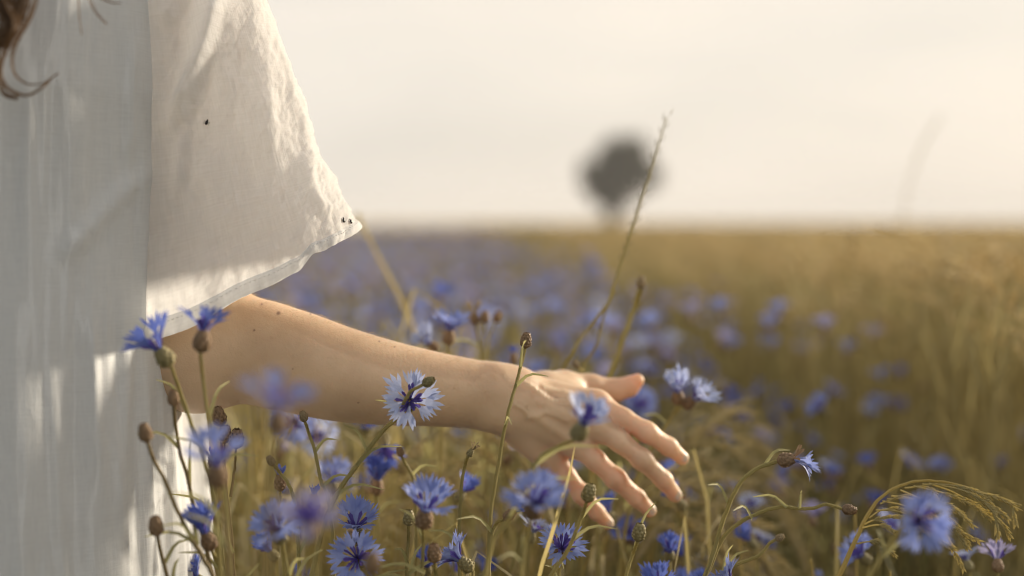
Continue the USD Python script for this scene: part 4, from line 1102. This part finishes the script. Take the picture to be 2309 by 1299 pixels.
def place(px, py, d, v, label, group, rz, name='cornflower'):
    top = at(px, py, d)
    s = top[2] / H0
    t = thing(name, (top[0], top[1], 0), label, 'cornflower', group, rz=rz, scale=s)
    if v not in protos:
        protos[v] = t; field_plant(t, 900 + v, *VAR[v], h=H0)
    else:
        t.GetReferences().AddInternalReference(protos[v].GetPath()); t.SetInstanceable(True)
    return t


rng = np.random.default_rng(2024)
GR, BAND = 'blurred cornflowers along the foot of the wheat', []
for k, (px, py, d) in enumerate([(1690, 1010, 1.95), (1660, 995, 2.05), (1970, 950, 2.2), (2000, 860, 2.45), (1610, 835, 2.9), (1640, 825, 3.0), (1712, 757, 3.3), (1800, 785, 3.0), (1880, 1080, 1.8), (1900, 1090, 1.75), (2070, 1085, 1.85), (2195, 1066, 2.1), (1725, 1075, 1.75), (1790, 1085, 1.7),
                                 (1740, 905, 2.5), (1670, 930, 2.4), (1600, 905, 2.5), (1540, 1165, 1.65), (1575, 1140, 1.7), (1660, 1120, 1.7), (1700, 1170, 1.5), (1970, 1060, 1.9), (2000, 1050, 1.95), (1780, 1275, 1.28), (1835, 1262, 1.3), (2110, 1268, 1.25), (2160, 1285, 1.3), (1705, 1205, 1.45), (1945, 1190, 1.5), (1480, 920, 2.3), (2302, 1010, 2.2), (1735, 1170, 1.55)]):
    BAND.append((px, py, d, k % 6, rng.uniform(0, 6.28)))
place_all(BAND, lambda x, y, d: 'high against the wheat' if y < 880 else ('at the bottom edge below the wheat' if y > 1180 else ('in the shade right of the fingers' if x < 1760 else 'at the foot of the wheat')), GR)
GM, CROWD = 'cornflowers crowding the field under the arm and hand', []
GB, GBL = 'blurred cornflowers in the strip that runs off to the horizon', 'blurred blue cornflower in the strip running off behind the hand'
n1 = n2 = 0
while n1 < 40:
    d = rng.uniform(1.02, 2.1); x = rng.uniform(-0.16 * d, min(edge_x(d) - .05, .20 * d)); z = rng.normal(.79, .045)
    px, py, _ = to_px(np.array([x, d, z]))
    if z > 0.86 and d < 1.5 or not (560 < px < 2250) or (py < 985 and px < 1180) or (d < 1.34 and py < 1080):
        continue
    CROWD.append((px, py, d, int(rng.integers(6)), rng.uniform(0, 6.28))); n1 += 1
place_all(CROWD, lambda x, y, d: ('low under the forearm' if x < 800 else 'low under the wrist' if x < 1130 else 'below the fingers' if x < 1500 else 'right of the fingertips' if x < 1800 else 'near the lower right grass') + (', near' if d < 1.5 else ', farther back'), GM)
while n2 < 150:
    d = 2.1 + 4.5 * rng.random() ** 1.3; x = rng.uniform(-.17 * d - .2, edge_x(d) - .02); z = rng.normal(.82, .05)
    px, py, _ = to_px(np.array([x, d, z]))
    v = int(rng.integers(6)); place(px, py, d, v, 'blurred ' + LOOK[v] + (' in the near part' if d < 3.2 else ' in the middle' if d < 4.6 else ' in the far part') + ' of the flower strip', GB, rng.uniform(0, 6.28)); n2 += 1


# masses: one object each, many copies of a few shapes
def mass(name, label, cat, builders, P, rz, sc, which, tilt=0.0, seed=0):
    rng = np.random.default_rng(seed)
    pi = UsdGeom.PointInstancer.Define(stage, f'/World/{name}')
    tag(pi.GetPrim(), label, cat, None, 'stuff')
    for k, b in enumerate(builders):
        x = UsdGeom.Xform.Define(stage, f'/World/{name}/clump' + (f'_{k:03d}' if k else ''))
        b(x.GetPrim()); pi.CreatePrototypesRel().AddTarget(x.GetPath())
    n = len(P)
    pi.CreateProtoIndicesAttr(Vt.IntArray([int(w) for w in which]))
    pi.CreatePositionsAttr(Vt.Vec3fArray.FromNumpy(np.asarray(P, np.float32)))
    pi.CreateScalesAttr(Vt.Vec3fArray.FromNumpy(np.asarray(sc, np.float32)))
    q = []
    for a in rz:
        q.append(Gf.Quath(math.cos(a / 2), 0, 0, math.sin(a / 2)))
    pi.CreateOrientationsAttr(Vt.QuathArray(q))
    return pi


def blue_clump(mats, seed, m, spread):
    def build(x):
        rng = np.random.default_rng(seed)
        st, pe, bu, lf = MB(), MB(), MB(), MB()
        for k in range(m):
            o = np.array([rng.uniform(-1, 1) * spread, rng.uniform(-1, 1) * spread, 0]); h = rng.normal(.85, .05)
            top = o + [rng.normal(0, .05), rng.normal(0, .05), h]
            st.tube(smooth_path([top, (o + top) / 2 + [.01, .01, 0], o], 5), .0017, 3, False)
            R = frame(np.array([rng.normal(0, .4), rng.normal(0, .4), 1]), rng.uniform(0, 6))
            bv, bf_ = involucre(rng, bracts=False).mesh(); bu.add(bv @ R + top, bf_)
            if rng.random() < .88:
                for j in range(8):
                    v, f = petal(rng, j * .785 + rng.normal(0, .1), math.radians(rng.uniform(45, 75)), .024, 0, lobes=4).mesh()
                    pe.add(v @ R + top, f)
                v, f = tuft(rng, 6).mesh(); pe.add(v @ R + top, f)
            for j in range(5):
                q = o + (top - o) * rng.uniform(.2, .9); a = rng.uniform(0, 6.28); d = np.array([math.cos(a), math.sin(a), 1.0]); L = rng.uniform(.04, .1)
                lf.blade([q, q + d * L * .4, q + d * L * .6 + np.array([math.cos(a), math.sin(a), 0]) * L * .2], lambda u: .0022 * (1 - u) + .0003, (.2, 1, .4))
        obj('stem', st.mesh(), 'stem_green', x); obj('petal', pe.mesh(), mats[0], x); obj('bud', bu.mesh(), mats[1], x); obj('leaf', lf.mesh(), 'leaf_green', x)
    return build


rng = np.random.default_rng(31)
P, S_, Wh = [], [], []
for d0, d1, dens in ((2.2, 4.5, 95), (4.5, 6, 60), (6, 14, 28), (14, 40, 8), (40, 120, 1.5)):
    n = int(dens * (d1 - d0) * 0.30 * (d0 + d1))
    y = rng.uniform(d0, d1, n); x = rng.uniform(-.42 * d1 - .5, .25 * d1, n)
    keep = (x < edge_x(y) - .12 + rng.normal(0, .12, n) + 0.002 * y) & (x > -.42 * y - .8) & (np.hypot(x + .46, y - 1.2) > .45)
    for a, b in zip(x[keep], y[keep]):
        s = rng.uniform(.9, 1.08); w = 1.0 if b < 14 else (2.0 if b < 40 else 4.5)
        P.append((a, b, 0)); S_.append((s * w, s * w, s)); Wh.append(rng.integers(4))
mass('cornflower_field', 'blue haze of far cornflowers in the strip running to the horizon', 'cornflowers', [blue_clump((B, G), 1, 5, .16), blue_clump((PA, G), 2, 5, .16), blue_clump((B, BR), 3, 5, .16), blue_clump(('petal_faded', BR), 4, 5, .16)], P, rng.uniform(0, 6.28, len(P)), S_, Wh)
print('blue', len(P))


def weed_clump(seed, h, mats, m=26, spread=.07):
    def build(x):
        rng = np.random.default_rng(seed)
        a_, b_ = MB(), MB()
        for k in range(m):
            o = np.array([rng.normal(0, spread), rng.normal(0, spread), 0]); H = h * rng.uniform(.55, 1.08); a = rng.uniform(0, 6.28); ln = rng.uniform(.02, .12)
            top = o + [math.cos(a) * ln, math.sin(a) * ln, H]
            mid = (o * .5 + top * .5) - np.array([math.cos(a), math.sin(a), 0]) * ln * .2
            if k % 3:
                a_.tube(smooth_path([top, mid, o], 7), np.linspace(.0007, .0016, 7), 4, False)
                if k % 2:
                    q = mid + (top - mid) * rng.uniform(0, .6); c = rng.uniform(0, 6.28)
                    e = q + np.array([math.cos(c) * .05, math.sin(c) * .05, rng.uniform(.05, .12)])
                    a_.tube(smooth_path([e, (q + e) / 2 + [0, 0, -.01], q], 5), np.linspace(.0006, .0011, 5), 3, False)
            else:
                b_.blade(smooth_path([o, mid, top, top + np.array([math.cos(a), math.sin(a), -.6]) * .06], 9), lambda u: .0028 * (1 - u) ** .6 + .0003, (.3, 1, .2), .3)
            for j in range(3):
                q = o + (top - o) * rng.uniform(.3, .95); c = rng.uniform(0, 6.28); d = np.array([math.cos(c), math.sin(c), rng.uniform(.2, 1.4)]); L = rng.uniform(.03, .08)
                b_.blade(smooth_path([q, q + d * L * .5, q + d * L + np.array([0, 0, -.02])], 4), lambda u: .0015 * (1 - u) + .0002, (.3, 1, .2))
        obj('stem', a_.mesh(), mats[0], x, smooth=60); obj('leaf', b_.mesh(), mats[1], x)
    return build


P, S_, Wh = [], [], []
for d0, d1, dens in ((.95, 1.35, 150), (1.35, 2.6, 170), (2.6, 6, 34), (6, 16, 9)):
    n = int(dens * (d1 - d0) * 0.38 * (d0 + d1) * 1.6)
    y = rng.uniform(d0, d1, n); x = rng.uniform(-.42 * d1 - .3, .5 * d1, n)
    keep = (x < edge_x(y) + .1) & (x > -.42 * y - .3) & (np.hypot((x + .46) / .33, (y - 1.19) / .26) > 1)
    for a, b in zip(x[keep], y[keep]):
        if 2.4 < b < 9 and a < edge_x(b) - .15 and rng.random() < .6:
            continue
        s = rng.uniform(.85, 1.08) * (.90 if b < 1.27 else 1.05 if b < 1.75 and a < .1 else 1.0); w = 1.0 if b < 6 else 2.2
        shade = a > edge_x(b) - .42 + rng.normal(0, .10) and b < 6  # clumps beside the wheat get the darkened colours that paint in its shade
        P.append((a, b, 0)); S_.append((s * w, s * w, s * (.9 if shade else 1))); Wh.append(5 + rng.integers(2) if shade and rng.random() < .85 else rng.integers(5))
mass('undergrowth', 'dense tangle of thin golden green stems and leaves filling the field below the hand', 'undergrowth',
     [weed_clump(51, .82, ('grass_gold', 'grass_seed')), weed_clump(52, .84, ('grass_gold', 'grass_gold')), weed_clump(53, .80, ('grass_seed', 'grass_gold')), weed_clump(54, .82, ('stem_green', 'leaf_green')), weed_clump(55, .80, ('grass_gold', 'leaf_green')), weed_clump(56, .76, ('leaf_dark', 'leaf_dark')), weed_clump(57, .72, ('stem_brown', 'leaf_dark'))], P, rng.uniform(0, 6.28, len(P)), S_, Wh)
print('weeds', len(P))

# ------------------------------------------------------------------ wheat
def wheat_stalk(st, ea, lf, rng, o, h):
    a = rng.uniform(0, 6.28); ln = rng.uniform(.01, .10)
    c = np.array([math.cos(a), math.sin(a), 0])
    top = o + c * ln + [0, 0, h]
    p = smooth_path([o, o + c * ln * .15 + [0, 0, h * .5], o + c * ln * .6 + [0, 0, h * .88], top, top + c * .03 + [0, 0, .045], top + c * .075 + [0, 0, .06]], 16)
    st.tube(p[:11], np.linspace(.0019, .0011, 11), 4, False)
    for k in range(9):
        q = p[10] + (p[15] - p[10]) * k / 9.0 if k < 0 else p[10 + int(k * 5 / 9)] + (p[min(15, 11 + int(k * 5 / 9))] - p[10 + int(k * 5 / 9)]) * ((k * 5 / 9) % 1)
        tt = unit(p[min(15, 11 + int(k * 5 / 9))] - p[10 + int(k * 5 / 9)])
        s = unit(np.cross(tt, c + [0, 0, .01])) * (1 if k % 2 else -1)
        e = unit(tt + s * .45); l = .013; nn = unit(np.cross(e, s)) * .0026; s2 = unit(np.cross(nn, e)) * .0028
        m = q + e * l * .45
        ea.add([q, m + nn, m + s2, m - nn, m - s2, q + e * l], [[0, 1, 2], [0, 2, 3], [0, 3, 4], [0, 4, 1], [5, 2, 1], [5, 3, 2], [5, 4, 3], [5, 1, 4]])
        w = nn * .12
        ea.add([q + e * l * .9 - w, q + e * l * .9 + w, q + unit(e + tt) * (l + .035) ], [[0, 1, 2]])
    for k in range(2):
        q = p[int(rng.uniform(3, 8))]; b = rng.uniform(0, 6.28); d = np.array([math.cos(b), math.sin(b), 0]); L = rng.uniform(.08, .17)
        lf.blade(smooth_path([q, q + d * L * .25 + [0, 0, L * .55], q + d * L * .5 + [0, 0, L * .75], q + d * L * .75 + [0, 0, L * .55]], 6), lambda u: .0020 * (1 - u) ** .7 + .0004, (0, 0, 1))


def wheat_clump(seed, m, spread, h=.98):
    def build(x):
        rng = np.random.default_rng(seed)
        st, ea, lf = MB(), MB(), MB()
        for k in range(m):
            o = np.array([rng.normal(0, spread), rng.normal(0, spread), 0]) if m > 1 else np.zeros(3)
            wheat_stalk(st, ea, lf, rng, o, h * rng.uniform(.88, 1.03) if m > 1 else h)
        obj('stem', st.mesh(), 'wheat_stem', x, smooth=60); obj('ear', ea.mesh(), 'wheat_ear', x)
        if m == 1:
            for v, f in zip(lf.v, lf.f):
                obj('leaf', (v, f - f.min()), 'wheat_stem', x)
        else:
            obj('leaf', lf.mesh(), 'wheat_stem', x)
    return build


rng = np.random.default_rng(61)
P, S_, Wh = [], [], []
for d0, d1, dens, w in ((1.6, 5, 34, 1.0), (5, 12, 16, 1.3), (12, 40, 3.2, 2.6), (40, 150, .35, 6.0)):
    n = int(dens * (d1 - d0) * (.46 * d1 + 2.0))
    y = rng.uniform(d0, d1, n); x = rng.uniform(-.10 * d1, .46 * d1 + 1.0, n)
    keep = (x > edge_x(y) + np.abs(rng.normal(0, .10, n))) & (x < .46 * y + 1.0)
    if d0 >= 40:
        keep = keep | ((x < edge_x(y)) & (rng.random(n) < .35))
    for a, b in zip(x[keep], y[keep]):
        s = rng.uniform(.95, 1.04)
        P.append((a, b, 0)); S_.append((s * w, s * w, s)); Wh.append(rng.integers(4))
mass('wheat', 'golden ripening wheat field reaching to the horizon on the right', 'wheat', [wheat_clump(71 + k, 9, .085, .965) for k in range(4)], P, rng.uniform(0, 6.28, len(P)), S_, Wh)
print('wheat', len(P))
GW, GWL = 'wheat stalks at the near edge of the field on the right', 'tall golden wheat stalk at the near right edge of the field'
firsts = {}
for k in range(110):
    y = rng.uniform(1.75, 3.0); x = edge_x(y) + .05 + rng.random() ** 1.2 * .55
    if x > .38 * y + .03:
        x = .38 * y * rng.uniform(.8, 1.0)
    if x < edge_x(y):
        continue
    v = k % 4
    t = thing('wheat_stalk', (x, y, 0), GWL, 'wheat', GW, rz=rng.uniform(0, 6.28), scale=rng.uniform(.97, 1.045))
    if v not in firsts:
        firsts[v] = t; wheat_clump(81 + v, 1, 0)(t)
    else:
        t.GetReferences().AddInternalReference(firsts[v].GetPath()); t.SetInstanceable(True)

# the far field: one uneven sheet of crop at the height of its ears, from where single stalks no longer show
gx = np.concatenate([-np.geomspace(900, 20, 40), np.linspace(-18, 18, 61), np.geomspace(20, 900, 40)]); gy = np.geomspace(30, 1400, 120)
X, Y = np.meshgrid(gx, gy, indexing='ij')
Zc = .93 + .12 * (fbm(np.stack([X * .8, Y * .35, 0 * X], -1), 3, 2) - .5)
n = len(gy); I, J = np.meshgrid(np.arange(len(gx) - 1), np.arange(n - 1), indexing='ij')
Q = np.stack([I * n + J, (I + 1) * n + J, (I + 1) * n + J + 1, I * n + J + 1], -1).reshape(-1, 4)
usdkit.material(stage, '/World/Looks/crop', {'tc': ('texture_coordinate', {}), 'n1': ('noise_texture', {'scale': .5, 'detail': 6, 'roughness': .7}), 'rp': ('rgb_ramp', {'ramp': [(.3, (.40, .30, .12)), (.7, (.60, .46, .20))]}), 'bp': ('bump', {'strength': 1.0, 'distance': .4}), 'p': ('principled_bsdf', {'roughness': .9, 'specular_ior_level': .1, 'sheen_weight': .3})},
                [('tc.object', 'n1.vector'), ('n1.fac', 'rp.fac'), ('rp.color', 'p.base_color'), ('n1.fac', 'bp.height'), ('bp.normal', 'p.normal')], surface='p.BSDF')
tag(obj('far_field', (np.stack([X, Y, Zc], -1).reshape(-1, 3), Q), 'crop', smooth=True), 'even golden crop surface of the far field under the horizon', 'field', kind='structure')

# ------------------------------------------------------------------ the tree
rng = np.random.default_rng(8)
DT = 170.0
base = at(1378, 510, DT); base[2] = 0
H = at(1400, 322, DT)[2]
sc = DT / FPX
t = thing('tree', base, 'single dark round tree standing far off on the horizon', 'tree')
mb = MB().tube(smooth_path([(0, 0, 0), (.15, 0, 2.0), (.1, .1, 4.0), (.3, 0, 6.5)], 14), np.linspace(1.15, .5, 14), 10)
for k in range(9):
    a = rng.uniform(0, 6.28); z = rng.uniform(2.2, 5.0); L = rng.uniform(2.0, 3.6)
    q = np.array([.12, 0, z]); mb.tube(smooth_path([q, q + np.array([math.cos(a) * L * .5, math.sin(a) * L * .5, L * .35]), q + np.array([math.cos(a) * L, math.sin(a) * L, L * .8])], 7), np.linspace(.18, .04, 7), 6)
obj('trunk', mb.mesh(), 'tree_bark', t, smooth=50)
lobes = []
for px, py, r in ((1405, 372, 52), (1372, 365, 40), (1440, 372, 36), (1348, 410, 36), (1395, 410, 50), (1440, 405, 30), (1350, 440, 26), (1385, 452, 30), (1335, 400, 28), (1452, 395, 26), (1365, 425, 34), (1420, 345, 34), (1385, 350, 30)):
    for dy in (-1, .6):
        c = at(px, py, DT) - base
        lobes.append((c * [.98, 1, 1.02] + [rng.normal(0, .5), dy * rng.uniform(.6, 2.2), rng.normal(0, .3)], r * sc))
mb = MB()
V, F = [], []
for c, r in lobes:
    for k in range(int(640 * (r / 2.2) ** 2)):
        d = unit(rng.normal(0, 1, 3)); q = c + d * r * (.55 + .5 * rng.random() ** .5) * (1 + .18 * math.sin(d[0] * 7 + d[2] * 5))
        u = unit(rng.normal(0, 1, 3)); w = unit(np.cross(u, rng.normal(0, 1, 3))); s = rng.uniform(.13, .30)
        V.append([q - u * s, q + w * s * .6, q + u * s, q - w * s * .6])
V = np.array(V).reshape(-1, 3); k4 = np.arange(len(V) // 4) * 4
mb.add(V, np.vstack([np.stack([k4, k4 + 1, k4 + 2], 1), np.stack([k4, k4 + 2, k4 + 3], 1)]))
obj('crown', mb.mesh(), 'tree_leaf', t)

# ------------------------------------------------------------------ small creatures
def beetle(px, py, label, ang):
    cols = on_cloth(px, py)
    o, nn = cols
    t = thing('beetle', o, label, 'beetle')
    ax = unit(np.array([math.cos(ang), 0, math.sin(ang)])); ax = unit(ax - nn * (ax @ nn)); sd = np.cross(nn, ax)
    m = trimesh.creation.icosphere(2); v = np.array(m.vertices)
    obj('shell', ((v[:, :1] * .0019) * ax + (v[:, 1:2] * .0011) * sd + (v[:, 2:] * .0008 + .0006) * nn, m.faces), 'black_shell', t, smooth=True)
    obj('head', ((v[:, :1] * .0006 + .0021) * ax + (v[:, 1:2] * .0007) * sd + (v[:, 2:] * .0005 + .0005) * nn, m.faces), 'black_shell', t, smooth=True)
    for k in (-1, 0, 1):
        for s in (-1, 1):
            p = ax * .0007 * k + sd * s * .0009 + nn * .0004
            obj('leg', MB().tube([p, p + sd * s * .0007 + nn * .0004 + ax * .0003 * k, p + sd * s * .0013 - nn * .0004 + ax * .0005 * k], .00014, 4).mesh(), 'black_shell', t)


def on_cloth(px, py):
    qx, qy, _ = to_px(W)
    m = np.where(sn > 0, np.hypot(qx - px, qy - py), 1e9)
    k = np.unravel_index(np.argmin(m), m.shape)
    nn = Hn[k]
    return W[k] + nn * (.0004 if k[0] < k0 else .0022), nn


beetle(468, 277, 'tiny black beetle alone in the middle of the white sleeve', 1.2)
beetle(774, 497, 'tiny black beetle near the sleeve corner, upper of two', 1.5)
beetle(789, 501, 'tiny black beetle at the very tip of the sleeve corner, lower of two', 2.4)

o = at(801, 1212, 1.095)
t = thing('bee', o, 'small brown striped bee hanging head up on a blue flower at the bottom edge', 'bee')
ax = unit(np.array([-.30, -.25, .85])); sd = unit(np.cross(ax, [0, -1, 0])); nn = np.cross(sd, ax)
m = trimesh.creation.icosphere(2); v = np.array(m.vertices)
ell = lambda a, b, c, off: (v[:, :1] * a) * sd + (v[:, 1:2] * b) * nn + (v[:, 2:] * c) * ax + ax * off
for k in range(5):
    obj('abdomen_band', (ell(.0026 - .0003 * abs(k - 3) , .0025 - .0003 * abs(k - 3), .0011, -.0065 + .0015 * k), m.faces), 'bee_band' if k % 2 == 0 else 'bee_fur', t, smooth=True)
obj('thorax', (ell(.0030, .0028, .0030, .0030), m.faces), 'bee_fur', t, smooth=True)
obj('head', (ell(.0021, .0018, .0016, .0068) - sd * .0012, m.faces), 'bee_fur', t, smooth=True)
for s in (-1, 1):
    q = ax * .003 + nn * .0022
    obj('wing', MB().blade([q + sd * s * .0006, q + sd * s * .003 - ax * .004 + nn * .001, q + sd * s * .004 - ax * .009 + nn * .0012], lambda u: .0016 * math.sin(.4 + 2.4 * u), nn).mesh(), 'bee_wing', t)
    for k in range(3):
        p = ax * (.0045 - .0016 * k) - nn * .002 + sd * s * .0018
        obj('leg', MB().tube([p, p + sd * s * .0025 - nn * .0005, p + sd * s * .0036 - nn * .0025 - ax * .001], .00025, 4).mesh(), 'bee_band', t)
